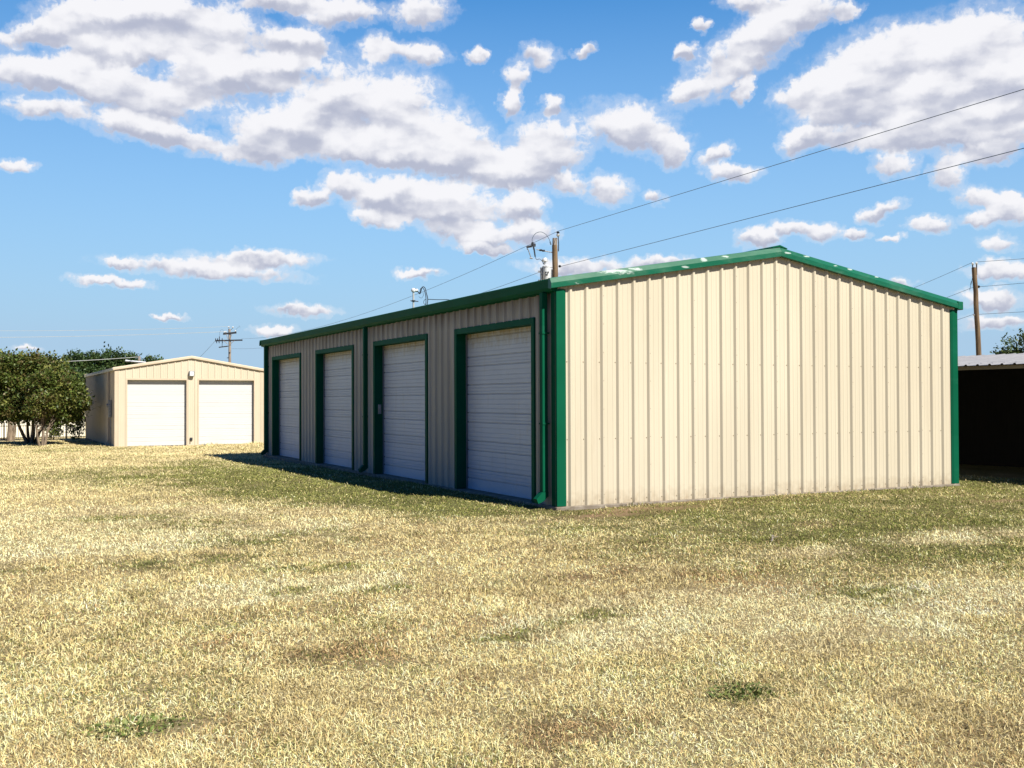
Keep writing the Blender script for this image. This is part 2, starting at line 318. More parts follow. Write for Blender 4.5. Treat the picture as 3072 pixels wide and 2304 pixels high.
# peeled paint on the rake trim: pale primer patches of their own shape
RAKE = mat('peeling_green_paint', (0.002, 0.088, 0.043), (0.003, 0.104, 0.053), 0.36, 0, 1.3, 5, 0.04, 8)
def peel_field(N, L):
    g = N.new('ShaderNodeNewGeometry'); mp = N.new('ShaderNodeMapping'); mp.inputs['Scale'].default_value = (.55, 1, 1.3); L.new(g.outputs['Position'], mp.inputs[0])
    n = N.new('ShaderNodeTexNoise'); n.inputs['Scale'].default_value = 12.0; n.inputs['Detail'].default_value = 7; n.inputs['Roughness'].default_value = .7; L.new(mp.outputs[0], n.inputs['Vector'])
    s = N.new('ShaderNodeSeparateXYZ'); L.new(g.outputs['Position'], s.inputs[0]); tot = None
    for x0, z0, wx, wz, amp in ((.95, 3.77, .75, .07, .36), (1.05, 3.80, .42, .03, .54), (1.45, 3.85, .22, .04, .45), (2.45, 3.93, .16, .03, .45), (2.85, 4.08, .10, .06, .46), (3.35, 4.16, .12, .03, .45),
                                (4.72, 4.31, .14, .03, .42), (5.2, 4.28, .14, .025, .5), (5.85, 4.15, .12, .03, .42), (6.25, 4.10, .10, .03, .4), (6.95, 4.0, .12, .025, .48), (.30, 3.55, .2, .03, .3)):
        acc = None
        for out, c, w in ((s.outputs[0], x0, wx), (s.outputs[2], z0, wz)):
            a = N.new('ShaderNodeMath'); a.operation = 'MULTIPLY_ADD'; L.new(out, a.inputs[0]); a.inputs[1].default_value = 1/w; a.inputs[2].default_value = -c/w
            b = N.new('ShaderNodeMath'); b.operation = 'MULTIPLY'; L.new(a.outputs[0], b.inputs[0]); L.new(a.outputs[0], b.inputs[1])
            if acc is None: acc = b.outputs[0]
            else:
                q = N.new('ShaderNodeMath'); L.new(acc, q.inputs[0]); L.new(b.outputs[0], q.inputs[1]); acc = q.outputs[0]
        r = N.new('ShaderNodeMapRange'); r.inputs[1].default_value = 1.0; r.inputs[2].default_value = 0.0; r.inputs[4].default_value = amp; L.new(acc, r.inputs[0])
        if tot is None: tot = r.outputs[0]
        else:
            q = N.new('ShaderNodeMath'); q.operation = 'MAXIMUM'; L.new(tot, q.inputs[0]); L.new(r.outputs[0], q.inputs[1]); tot = q.outputs[0]
    q = N.new('ShaderNodeMath'); L.new(tot, q.inputs[0]); L.new(n.outputs[0], q.inputs[1]); return q.outputs[0]
overlay(RAKE, (0.07, 0.17, 0.11), nfield(1.1, (1, 1, 3), 7, .7), 0.48, 0.72, 0.6)
overlay(RAKE, (0.40, 0.47, 0.44), peel_field, 0.76, 0.90, 0.85)

# ------------------------------------------------------------------ ribbed metal sheet
PITCH_R = 0.3048
def rib_breaks(u0, u1, phase, rib=0.035):
    pts = []; k = math.floor((u0-phase)/PITCH_R)-1
    while True:
        c = phase+k*PITCH_R; k += 1
        if c-.1 > u1: break
        for d, h in ((-.047, 0), (-.017, rib), (.017, rib), (.047, 0), (.088, 0), (.096, .004), (.110, .004), (.118, 0), (.188, 0), (.196, .004), (.210, .004), (.218, 0)):
            pts.append((c+d, h))
    us = np.array([p[0] for p in pts]); hs = np.array([p[1] for p in pts])
    extra = [u0, u1]
    return us, hs, extra
def ribbed(mb, org, ud, nd, u0, u1, z0, ztop, phase=0.0, openings=(), rib=0.035, mi=0, thick=0.012):
    org, ud, nd = Vector(org), Vector(ud), Vector(nd)
    us, hs, ex = rib_breaks(u0, u1, phase, rib)
    brk = set([u0, u1]+[u for u in us if u0 < u < u1])
    for a, b, zt in openings: brk |= {a, b}
    brk = sorted(brk)
    for a, b in zip(brk[:-1], brk[1:]):
        if b-a < 1e-6: continue
        ha, hb = np.interp([a, b], us, hs); m = (a+b)/2; lo = z0
        for oa, ob, zt in openings:
            if oa < m < ob: lo = zt
        P = lambda u, h, z: org+ud*u+nd*h+Vector((0, 0, z))
        za, zb = ztop(a), ztop(b)
        mb.add([P(a, ha, lo), P(b, hb, lo), P(b, hb, zb), P(a, ha, za)], [(0, 1, 2, 3)], mi)
def screws(mb, org, ud, nd, us, zs, h, mi=1, s=0.008):
    org, ud, nd = Vector(org), Vector(ud), Vector(nd)
    for u in us:
        for z in zs(u):
            p = org+ud*u+Vector((0, 0, z))+nd*h
            mb.add([p-ud*s-Vector((0, 0, s)), p+ud*s-Vector((0, 0, s)), p+ud*s+Vector((0, 0, s)), p-ud*s+Vector((0, 0, s)), p+nd*.012],
                   [(0, 1, 4), (1, 2, 4), (2, 3, 4), (3, 0, 4)], mi)
def door_profile(z0, z1, sec, dep, d0, fine=0.004):
    """horizontal corrugation of a sectional door: list of (z, depth)"""
    pts = [(z0, d0)]; z = z0+sec*.62
    marks = []
    k = 0; zz = z0+.19
    while zz < z1-.03:
        marks.append((zz, 'd')); marks.append((zz+sec*.335, 'd')); zz += sec
    zz = z0+.19
    while zz < z1-.03:
        for q in (.11, .22, .50, .65, .82): marks.append((zz+sec*q, 'f'))
        zz += sec
    for z, t in sorted(marks):
        if z > z1-.03: continue
        w, g = (.013, dep) if t == 'd' else (.008, fine)
        pts += [(z-w, d0), (z-w*.5, d0+g), (z+w*.5, d0+g), (z+w, d0)]
    pts.append((z1, d0)); return pts

# ------------------------------------------------------------------ main storage building
BW, BL, EAVE = 9.144, 18.70, 3.44
SL = 1/6
def gtop(u): return 3.50+min(u, BW-u)*SL
B = thing('storage_building', 'long tan metal storage building with green trim and four white roll-up doors', 'storage building', (BW/2, BL/2, 0))
mb = MB()
ribbed(mb, (0, 0, 0), (1, 0, 0), (0, -1, 0), 0, BW, 0.0, gtop, 0.238)
rx = [0.238+k*PITCH_R for k in range(29)]
screws(mb, (0, 0, 0), (1, 0, 0), (0, -1, 0), rx[2::3], lambda u: [0.16+.46*i for i in range(9) if 0.16+.46*i < gtop(u)-.2], .030, s=.009)
screws(mb, (0, 0, 0), (1, 0, 0), (0, -1, 0), [x-.062 for x in rx], lambda u: [0.07, 1.06, 2.30], .001, s=.008)
mb.build('gable_wall', [TAN, SCREW], B)
DOORS = [(0.72, 3.91), (5.28, 8.49), (9.94, 13.09), (14.56, 17.72)]
mb = MB()
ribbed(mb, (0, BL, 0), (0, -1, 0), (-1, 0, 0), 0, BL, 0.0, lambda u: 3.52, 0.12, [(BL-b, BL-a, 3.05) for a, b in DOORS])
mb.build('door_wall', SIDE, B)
mb = MB(); ribbed(mb, (BW, 0, 0), (0, 1, 0), (1, 0, 0), 0, BL, 0.0, lambda u: 3.52, 0.2); mb.build('side_wall', TAN, B)
mb = MB(); ribbed(mb, (BW, BL, 0), (-1, 0, 0), (0, 1, 0), 0, BW, 0.0, gtop, 0.2); mb.build('rear_wall', TAN, B)
# foundation slab
mb = MB(); mb.box((-.05, -.05, -.75), (BW+.05, BL+.05, -.002), 0, .01)
mb.build('foundation', CONC, B)
# roof: two ribbed slopes
mb = MB()
for side in (0, 1):
    n = 62
    for i in range(n+1):
        y0 = -.06+(BL+.12)*i/(n+1); y1 = -.06+(BL+.12)*(i+1)/(n+1); w = y1-y0
        ys = [y0, y0+w*.38, y0+w*.45, y0+w*.55, y0+w*.62, y1]; hs = [0, 0, .03, .03, 0, 0]
        for j in range(5):
            def Q(y, h, e):
                xx = -.10 if e else BW/2
                z = 3.585+(xx+.10)*SL+h
                return (xx if not side else BW-xx, y, z)
            mb.add([Q(ys[j], hs[j], 1), Q(ys[j+1], hs[j+1], 1), Q(ys[j+1], hs[j+1], 0), Q(ys[j], hs[j], 0)], [(0, 1, 2, 3)])
mb.build('roof', GREEN, B)
mb = MB(); za = 3.62+(BW/2+.16)*SL
mb.prism([(-.17, -.035), (0, 0), (.17, -.035), (.17, -.02), (0, .03), (-.17, -.02)], (BW/2, -.055, za+.01), (BW/2, BL+.055, za+.01), (1, 0, 0), (0, 0, 1)); mb.build('ridge_cap', GREEN, B)
# rake trims on the gables
rp = [(0, -.165), (.085, -.175), (.10, -.165), (.10, -.085), (.05, -.005), (.0, .0)]
for yy, out in ((0.0, (0, -1, 0)), (BL, (0, 1, 0))):
    for s_ in (0, 1):
        a = (-.16, yy, 3.62) if not s_ else (BW+.10, yy, 3.62+.01); b = (BW/2-.001, yy, za) if not s_ else (BW/2+.001, yy, za)
        mb = MB(); mb.prism(rp, a, b, out, (0, 0, 1))
        if yy == 0 and s_:
            mb.box((BW-.02, -.104, 3.455), (BW+.13, .02, 3.62), 0, .012)
        mb.build('rake_trim', RAKE if yy == 0 else GREEN, B)
# eave gutters
for x0, s_ in ((0, -1), (BW, 1)):
    mb = MB(); mb.prism([(0, 3.40), (.10, 3.42), (.135, 3.47), (.15, 3.60), (.14, 3.615), (0, 3.615)], (x0, -.02 if s_ < 0 else .03, 0), (x0, BL+.06, 0), (s_, 0, 0), (0, 0, 1))
    mb.build('gutter', GREEN, B)
# corner trims
for cx, cy, sx, sy in ((0, 0, 1, 1), (BW, 0, -1, 1), (0, BL, 1, -1), (BW, BL, -1, -1)):
    mb = MB()
    prof = [(-.032, -.036), (.105, -.036), (.15, -.012), (.15, .02), (.02, .02), (.02, .14), (-.032, .14)]
    prof = [(cx+p*sx, cy+q*sy) for p, q in prof]
    mb.prism(prof, (0, 0, .005), (0, 0, 3.452), (1, 0, 0), (0, 1, 0))
    mb.build('corner_trim', GREEN, B)
# downspouts with kick-out elbows
def downspout(y, x0, parent, m, ztop=3.41, zb=.10, sx=-1):
    mb = MB(); w = .10
    mb.box((x0+sx*.03, y, zb+.05), (x0+sx*.13, y+w, ztop), 0, .008)
    mb.prism([(.03, zb+.05), (.03, zb-.02), (.13, zb-.10), (.215, zb-.13), (.245, zb-.055), (.14, zb+.05)], (x0, y-.006, 0), (x0, y+w+.006, 0), (sx, 0, 0), (0, 0, 1))
    mb.box((x0+sx*.005, y-.012, 1.30), (x0+sx*.134, y+w+.012, 1.325)); mb.box((x0+sx*.005, y-.012, 2.75), (x0+sx*.134, y+w+.012, 2.775))
    return mb.build('downspout', m, parent)
downspout(.20, -.03, B, GREEN, 3.41, .17); downspout(8.84, 0, B, GREEN, zb=.14); downspout(18.2, 0, B, GREEN, zb=.12)
# doors with frames
for i, (a, b) in enumerate(DOORS):
    dp = MB(); prof = door_profile(.025, 2.97, .53, .020, .20, .006)
    for (z0, d0), (z1, d1) in zip(prof[:-1], prof[1:]):
        dp.add([(d0, a+.08, z0), (d1, a+.08, z1), (d1, b-.08, z1), (d0, b-.08, z0)], [(0, 1, 2, 3)])
    dp.box((.19, a+.105, .004), (.24, b-.105, .03))
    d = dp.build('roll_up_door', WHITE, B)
    f = MB(); f.box((-.034, a-.005, 0), (.24, a+.10, 3.055), 0, .006); f.box((-.034, b-.10, 0), (.24, b+.005, 3.055), 0, .006); f.box((-.032, a+.10, 2.95), (.24, b-.10, 3.057))
    f.build('door_frame', GREEN, d)
    t = MB(); t.box((.165, b-.118, .005), (.196, b-.1015, 2.947)); t.build('weather_strip', GALV, d)
    t = MB(); t.box((.165, a+.1015, .005), (.196, a+.112, 2.947)); t.build('weather_strip', GALV, d)
    if i == 1:
        k = MB(); k.box((.05, b-.112, 1.38), (.13, b-.1005, 1.60), 0, .004); k.build('switch_plate', GREYMET, d)

# ------------------------------------------------------------------ cream two-door garage
GX0, GX1, GY0, GY1, GB = -2.64, 4.06, 35.28, 48.9, -0.36
G = thing('garage_building', 'cream metal garage with two white overhead doors behind the green-trimmed building', 'garage', ((GX0+GX1)/2, (GY0+GY1)/2, GB))
GW = GX1-GX0
def ggtop(u): return 3.12+min(u, GW-u)*SL
GD = [(0.48, 3.16), (3.63, 6.28)]
mb = MB(); ribbed(mb, (GX0, GY0, 0), (1, 0, 0), (0, -1, 0), 0, GW, GB, ggtop, .16, [(a, b, 2.735) for a, b in GD], .020); mb.build('gable_wall', CREAM, G)
mb = MB(); ribbed(mb, (GX0, GY1, 0), (0, -1, 0), (-1, 0, 0), 0, GY1-GY0, GB, lambda u: 3.13, .1, (), .020); mb.build('side_wall', CREAM, G)
mb = MB(); ribbed(mb, (GX1, GY0, 0), (0, 1, 0), (1, 0, 0), 0, GY1-GY0, GB, lambda u: 3.13, .1, (), .020); mb.build('side_wall', CREAM, G)
mb = MB(); ribbed(mb, (GX1, GY1, 0), (-1, 0, 0), (0, 1, 0), 0, GW, GB, ggtop, .1, (), .020); mb.build('rear_wall', CREAM, G)
mb = MB(); mb.box((GX0-.04, GY0-.04, GB-.7), (GX1+.04, GY1+.04, GB-.002)); mb.build('foundation', CONC, G)
gz = 3.215; ga = gz+(GW/2+.12)*SL
mb = MB()
for s_ in (0, 1):
    e = GX0-.06 if not s_ else GX1+.06; r = (GX0+GX1)/2
    mb.add([(e, GY0-.05, gz-.015), (e, GY1+.05, gz-.015), (r, GY1+.05, ga-.015), (r, GY0-.05, ga-.015)], [(0, 1, 2, 3)])
    mb.add([(e, GY0-.05, gz-.03), (e, GY1+.05, gz-.03), (r, GY1+.05, ga-.03), (r, GY0-.05, ga-.03)], [(0, 1, 2, 3)])
mb.build('roof', CREAMTRIM, G)
rg = [(0, -.125), (.075, -.125), (.09, -.115), (.09, -.04), (.03, .008), (0, .01)]
for yy, out in ((GY0, (0, -1, 0)), (GY1, (0, 1, 0))):
    for s_ in (0, 1):
        mb = MB(); a = (GX0-.09, yy, gz) if not s_ else (GX1+.09, yy, gz); r = (GX0+GX1)/2
        mb.prism(rg, a, (r, yy, ga), out, (0, 0, 1)); mb.build('rake_trim', CREAMTRIM, G)
for x0, s_ in ((GX0, -1), (GX1, 1)):
    mb = MB(); mb.prism([(0, 3.07), (.09, 3.07), (.11, 3.11), (.12, 3.20), (0, 3.21)], (x0, GY0-.03, 0), (x0, GY1+.03, 0), (s_, 0, 0), (0, 0, 1)); mb.build('gutter', CLEANWHITE, G)
for cx, cy, sx, sy in ((GX0, GY0, 1, 1), (GX1, GY0, -1, 1), (GX0, GY1, 1, -1), (GX1, GY1, -1, -1)):
    mb = MB(); mb.box((cx-.024*sx, cy-.026*sy, GB), (cx+.12*sx, cy+.12*sy, 3.095), 0, .006); mb.build('corner_trim', CREAMTRIM, G)
downspout(37.0, GX0, G, CREAMTRIM, 3.07, -.22)
mb = MB(); mb.box((GX0-.028, 36.25, .95), (GX0-.16, 36.55, 1.75), 0, .015); mb.cyl((GX0-.16, 36.40, 1.50), (GX0-.24, 36.40, 1.50), .09, 14); mb.cyl((GX0-.06, 36.4, GB), (GX0-.06, 36.4, .95), .025); mb.build('meter_box', GREYMET, G)
for a, b in GD:
    xa, xb = GX0+a, GX0+b; dp = MB()
    prof = door_profile(GB+.02, 2.67, .53, .010, .17, .004)
    for (z0, d0), (z1, d1) in zip(prof[:-1], prof[1:]):
        dp.add([(xa+.03, GY0+d0, z0), (xb-.03, GY0+d0, z0), (xb-.03, GY0+d1, z1), (xa+.03, GY0+d1, z1)], [(0, 1, 2, 3)])
    d = dp.build('overhead_door', CLEANWHITE, G)
    f = MB(); f.box((xa-.004, GY0-.02, GB), (xa+.045, GY0+.20, 2.738)); f.box((xb-.045, GY0-.02, GB), (xb+.004, GY0+.20, 2.738)); f.box((xa+.045, GY0-.022, 2.665), (xb-.045, GY0+.20, 2.74)); f.build('door_frame', CREAMTRIM, d)
mb = MB(); mb.box((.57, GY0-.022, 2.83), (.80, GY0-.17, 3.09), 0, .02); lm = mb.build('wall_lamp', GREYMET, G)
mb = MB(); mb.box((.60, GY0-.172, 2.86), (.77, GY0-.18, 3.06), 0, .003); mb.build('lens', PORC, lm)
mb = MB(); mb.box((.62, GY0-.022, -.14), (.74, GY0-.06, .0), 0, .01); mb.cyl((.68, GY0-.06, -.05), (.68, GY0-.15, -.06), .02); mb.cyl((.68, GY0-.14, -.06), (.68, GY0-.14, -.13), .022); mb.build('faucet', DARKMET, G)

# ------------------------------------------------------------------ low open shed with a corrugated roof
SX, SY0, SY1 = 11.15, -4.2, 9.6
H = thing('open_shed', 'low dark open-fronted shed with a pale corrugated metal roof at the right edge', 'shed', (13.1, 2.7, -.1))
mb = MB(); y = SY0-.1
while y < SY1+.1:
    ys = [y, y+.155, y+.175, y+.215, y+.235, y+.30]; hs = [0, 0, .028, .028, 0, 0]
    for j in range(5):
        for dz in (0, -.006):
            mb.add([(SX-.10, ys[j], 2.405+hs[j]+dz), (SX-.10, ys[j+1], 2.405+hs[j+1]+dz), (15.1, ys[j+1], 2.80+hs[j+1]+dz), (15.1, ys[j], 2.80+hs[j]+dz)], [(0, 1, 2, 3)])
    y += .30
mb.build('roof', GALV, H)
mb = MB(); mb.box((15.04, SY0-.1, 2.72), (15.13, SY1+.1, 2.795)); mb.build('ridge_flashing', DARKMET, H)
mb = MB(); mb.box((SX-.03, SY0, 2.315), (SX+.02, SY1, 2.398), 0, .004); mb.build('fascia', FASCIA, H)
mb = MB(); mb.box((14.95, SY0, -.3), (15.03, SY1, 2.70)); mb.build('rear_wall', SHEDSHADE, H)
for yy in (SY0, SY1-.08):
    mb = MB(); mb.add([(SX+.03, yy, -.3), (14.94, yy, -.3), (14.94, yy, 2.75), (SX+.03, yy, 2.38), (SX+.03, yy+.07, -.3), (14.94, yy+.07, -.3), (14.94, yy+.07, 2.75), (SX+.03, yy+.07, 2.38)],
                      [(0, 1, 2, 3), (4, 7, 6, 5), (0, 4, 5, 1), (1, 5, 6, 2), (2, 6, 7, 3), (3, 7, 4, 0)]); mb.build('end_wall', SHEDSHADE, H)
for yy in (-3.2, 3.4, 6.6):
    mb = MB(); mb.box((SX+.04, yy-.06, -.3), (SX+.16, yy+.06, 2.36), 0, .006); mb.build('post', SHEDSHADE, H)
for yy in (-2.8, -.1, 2.6, 5.3, 8.0):
    mb = MB(); mb.prism([(0, 0), (.05, 0), (.05, .12), (0, .12)], (SX+.03, yy, 2.25), (14.94, yy, 2.63), (0, 1, 0), (0, 0, 1)); mb.build('rafter', SHEDSHADE, H)

# ------------------------------------------------------------------ service mast on the roof
MX, MY = 0.81, 8.08
T = thing('service_mast', 'thin pale conduit mast with looping black service cables on the tan building roof', 'service mast', (MX, MY, 3.7))
mb = MB(); mb.cyl((MX, MY, 3.70), (MX, MY, 4.22), .022, 12); mb.build('conduit', PALEWIRE, T)
mb = MB(); mb.lathe((MX, MY, 4.20), [(.024, 0), (.045, .01), (.058, .04), (.048, .075), (.022, .095), (0, .097)], 14); mb.box((MX+.02, MY-.05, 4.21), (MX+.11, MY+.05, 4.28), 0, .02); mb.build('weather_head', PORC, T)
mb = MB(); mb.lathe((MX, MY, 3.98), [(.031, 0), (.045, .005), (.045, .03), (.031, .035)], 12); mb.cyl((MX-.07, MY, 4.0), (MX+.12, MY, 3.99), .012, 8); mb.build('clamp', DARKMET, T)
# positions of the cable in the plane of the mast that faces the yard
ex = Vector((rt.x, rt.y, 0)).normalized()
def cable(pts, r): 
    return [Vector((MX, MY, 0))+ex*a+Vector((0, 0, z)) for a, z in pts], r
def spline(pts, n=8):
    out = []; P = [pts[0]]+list(pts)+[pts[-1]]
    P = [Vector(p) for p in P]
    for i in range(1, len(P)-2):
        for k in range(n):
            t = k/n; a, b, c, d = P[i-1], P[i], P[i+1], P[i+2]
            out.append(.5*((2*b)+(c-a)*t+(2*a-5*b+4*c-d)*t*t+(3*b-a-3*c+d)*t**3))
    out.append(P[-2]); return out
def px(*pts): return [((X-170)*.00182, 5.744-.001822*Y) for X, Y in pts]
for pts, r in ((px((195, 800), (215, 820), (240, 860), (255, 865), (268, 830), (275, 795), (295, 778), (320, 800), (335, 860), (346, 900), (352, 945), (345, 1005), (343, 1060)), .010),
               (px((205, 806), (228, 845), (250, 852), (262, 805), (285, 792), (305, 815), (322, 870), (330, 930), (328, 1015), (328, 1060)), .009),
               (px((330, 935), (308, 950), (300, 980), (315, 1005), (328, 990)), .006), (px((292, 850), (296, 890), (272, 922), (238, 905)), .004)):
    q, r = cable(pts, r); mb = MB(); mb.tube(spline(q), r, 6); mb.build('service_cable', BLACKRUB, T)
mb = MB(); mb.tube(spline(cable(px((350, 938), (430, 942), (520, 944), (600, 944), (680, 960)), 0)[0]), .008, 6); mb.build('service_cable', BLACKRUB, T)

# ------------------------------------------------------------------ utility poles
ex = Vector((rt.x, rt.y, 0)).normalized(); ey = Vector((fw.x, fw.y, 0)).normalized()
def frame(x, y):
    return lambda a, z, b=0.0: Vector((x, y, 0))+ex*a+ey*b+Vector((0, 0, z))
def pole_shaft(F, zb, zt, r0, r1, m, parent, lean=0.0):
    mb = MB(); n = 14; pts = []; rs = []
    for i in range(n+1):
        t = i/n; z = zb+(zt-zb)*t
        pts.append(F(lean*(z-zt)+.012*math.sin(i*1.7), z, .012*math.cos(i*2.3))); rs.append(r0+(r1-r0)*t+.004*math.sin(i*3.1))
    mb.tube(pts, rs, 16); return mb.build('shaft', m, parent)
PA = frame(14.15, 24.77)
P1 = thing('utility_pole', 'brown wooden utility pole with white transformer behind the tan building roof', 'utility pole', PA(0, -.3), 'wooden utility poles')
pole_shaft(PA, -.4, 8.42, .150, .118, POLE, P1)
mb = MB(); mb.tube([PA(-.03, 8.05), PA(-.03, 8.73)], [.10, .075], 12); mb.tube([PA(.075, 8.05, .03), PA(.075, 8.74, .03)], [.045, .035], 8); mb.build('split_pole_top', GPOLE, P1)
mb = MB(); mb.box(PA(.13, 8.2), PA(.17, 8.24)); mb.tube([PA(.155, 8.15), PA(.16, 8.5), PA(.135, 8.95)], .022, 8); mb.build('insulator_bracket', DARKMET, P1)
def insulator(base, parent, r=.07, m=None, axis=(0, 0, 1), name='insulator', h=.13):
    mb = MB(); mb.lathe(base, [(r*.5, 0), (r*.6, h*.1), (r, h*.3), (r*.55, h*.42), (r*.9, h*.65), (r*.5, h*.8), (r*.35, h)], 12, 0, axis); return mb.build(name, m or PORC, parent)
insulator(PA(.135, 8.80), P1, .09); insulator(PA(.135, 8.93), P1, .085, BLACKRUB, h=.09)
insulator(PA(.15, 7.50), P1, .07, BLACKRUB, ex, h=.12)
# transformer can
tf = MB(); tf.lathe(PA(-.36, 6.65), [(.0, 0), (.17, 0), (.185, .02), (.185, .80), (.20, .805), (.20, .845), (.185, .85), (.12, .90), (.0, .91)], 24); tfo = tf.build('transformer', PORC, P1)
mb = MB(); mb.lathe(PA(-.44, 7.53), [(.05, 0), (.05, .10), (.075, .11), (.05, .14), (.05, .18)], 12); mb.lathe(PA(-.44, 7.70), [(.06, 0), (.125, .015), (.13, .09), (.10, .12), (.09, .16), (.03, .17)], 14); mb.build('bushing', PORC, tfo)
mb = MB(); mb.box(PA(-.62, 6.6, -.05), PA(-.55, 7.45, .06)); mb.box(PA(-.73, 7.22, -.04), PA(-.60, 7.31, .05)); mb.box(PA(-.73, 6.83, -.04), PA(-.60, 6.92, .05)); mb.box(PA(-.16, 6.8, -.05), PA(-.10, 7.35, .05)); mb.box(PA(-.19, 7.3, -.03), PA(-.05, 7.36, .03)); mb.build('mounting_bracket', GREYMET, tfo)
mb = MB(); mb.lathe(PA(-.40, 7.22, -.16), [(.0, 0), (.03, 0), (.035, .04), (.0, .05)], 10, 0, -ey); mb.lathe(PA(-.30, 7.22, -.17), [(.0, 0), (.03, 0), (.035, .04), (.0, .05)], 10, 0, -ey); mb.box(PA(-.44, 7.08, -.24), PA(-.30, 7.14, -.17)); mb.build('terminal', DARKMET, tfo)
# stand-off arm, fused cutout and leads
mb = MB(); mb.tube([PA(-.09, 8.10), PA(-.42, 8.16), PA(-.80, 8.24)], .024, 8); mb.build('standoff_arm', GREYMET, P1)
mb = MB()
for a, z in ((-.50, 8.18), (-.62, 8.205)): mb.lathe(PA(a, z), [(.02, -.07), (.045, -.05), (.045, .05), (.02, .07)], 10, 0, ex)
mb.build('arm_insulator', DARKMET, P1)
co = MB(); co.tube([PA(-.98, 8.55), PA(-.90, 8.20), PA(-.86, 7.92)], [.05, .035, .03], 8); co.box(PA(-1.04, 8.36, -.05), PA(-.84, 8.50, .05), 0, .015); co.tube([PA(-1.24, 8.34), PA(-1.0, 8.38)], .05, 8)
co.tube([PA(-1.22, 8.30), PA(-1.19, 8.30)], .075, 8); coo = co.build('fused_cutout', DARKMET, P1)
mb = MB(); mb.tube([PA(-1.17, 8.25), PA(-1.05, 7.90)], .022, 8); mb.tube([PA(-1.10, 7.87), PA(-.97, 7.85)], .035, 8); mb.build('fuse_tube', GREYMET, coo)
mb = MB(); mb.tube(spline([PA(-.98, 8.52), PA(-.98, 8.72), PA(-.84, 8.93), PA(-.62, 9.00), PA(-.40, 8.90), PA(-.26, 8.70), PA(-.20, 8.55)]), .012, 6); mb.tube([PA(-.21, 8.58), PA(-.17, 8.44)], .03, 6); mb.build('jumper_lead', WIREM, P1)
mb = MB(); mb.tube(spline([PA(-.86, 7.93), PA(-.80, 7.80), PA(-.66, 7.82), PA(-.55, 7.72), PA(-.50, 7.60), PA(-.46, 7.68), PA(-.44, 7.87)]), .016, 6); mb.build('jumper_lead', WIREM, P1)

PB = frame(38.96, 23.24)
P2 = thing('utility_pole', 'leaning brown wooden utility pole standing behind the low corrugated shed roof', 'utility pole', PB(0, -.3), 'wooden utility poles')
pole_shaft(PB, -.5, 8.65, .150, .118, POLE, P2, -.043)
LB = lambda z: -.043*(z-8.65)
mb = MB(); mb.tube([PB(.13, 8.25), PB(.13, 8.85)], .03, 8); mb.tube([PB(-.08, 8.55), PB(-.08, 8.85)], .03, 8); mb.box(PB(-.12, 8.60), PB(.16, 8.66)); mb.build('insulator_bracket', DARKMET, P2)
insulator(PB(-.08, 8.80), P2, .075, PORC); insulator(PB(.13, 8.82), P2, .075, PORC)
insulator(PB(LB(7.63)+.12, 7.63), P2, .08, BLACKRUB, ex, h=.14); insulator(PB(LB(6.14)-.10, 6.14), P2, .07, PORC, -ex, h=.10)
mb = MB(); mb.tube([PB(-.09, 8.15), PB(-.18, 7.75), PB(-.25, 7.45)], .012, 6); mb.tube([PB(-.15, 7.92), PB(-.19, 7.74)], .025, 6); mb.build('guy_lead', DARKMET, P2)

PC = frame(14.64, 92.1)
P3 = thing('utility_pole', 'distant grey utility pole with two crossarms behind the cream garage', 'utility pole', PC(0, -.9), 'wooden utility poles')
pole_shaft(PC, -1.0, 9.0, .17, .12, GPOLE, P3, -.01)
def arm(z, a0, a1, tilt, name='crossarm', h=.07, m=DARKMET):
    mb = MB(); z0, z1 = z+tilt*a0, z+tilt*a1
    p0, p1 = PC(a0, z0, -.16), PC(a1, z1, -.16); v = [p0-Vector((0, 0, h)), p0+Vector((0, 0, h)), p1+Vector((0, 0, h)), p1-Vector((0, 0, h))]
    v += [q+ey*.12 for q in v]; mb.add(v, [(0, 1, 2, 3), (7, 6, 5, 4), (0, 4, 5, 1), (1, 5, 6, 2), (2, 6, 7, 3), (3, 7, 4, 0)]); return mb.build(name, m, P3)
arm(8.55, -.62, .72, .10, h=.09); arm(7.83, -1.42, 1.33, .02); arm(7.26, -1.05, -.12, .12, 'side_arm', .05)
mb = MB()
for s_ in (-1, 1):
    mb.tube([PC(s_*.10, 7.95, -.2), PC(s_*.30, 8.50, -.2)], .025, 6); mb.tube([PC(s_*.13, 7.45, -.2), PC(s_*.55, 7.80, -.2)], .025, 6)
mb.build('brace', GPOLE, P3)
for a, z in ((-.08, 9.12), (.34, 9.10)):
    mb = MB(); mb.tube([PC(a*.4, 8.9), PC(a, z)], .018, 6); mb.build('insulator_pin', DARKMET, P3); insulator(PC(a, z), P3, .10, h=.16)
for a, z in ((-.5, 8.60), (-.35, 8.62), (.62, 8.72)): insulator(PC(a, z, -.1), P3, .09, h=.16)
for a in (-1.38, -1.18, -1.0, -.72): insulator(PC(a, 7.85, -.1), P3, .06, DARKMET, h=.22 if a != -1.0 else .42)
for a in (-1.3, -1.05, -.72): mb = MB(); mb.tube([PC(a, 7.78, -.1), PC(a+.03, 7.55, -.1)], .04, 6); mb.build('cutout', DARKMET, P3)
mb = MB(); mb.tube(spline([PC(-1.0, 8.2, -.1), PC(-.95, 8.7, -.1), PC(-.75, 8.95, -.1), PC(-.55, 8.8, -.1)]), .012, 5); mb.build('jumper_lead', WIREM, P3)
mb = MB(); mb.tube(spline([PC(.62, 8.9, -.1), PC(.9, 9.15, -.1), PC(1.05, 9.3, -.1), PC(1.1, 9.1, -.1)]), .012, 5); mb.build('jumper_lead', WIREM, P3)
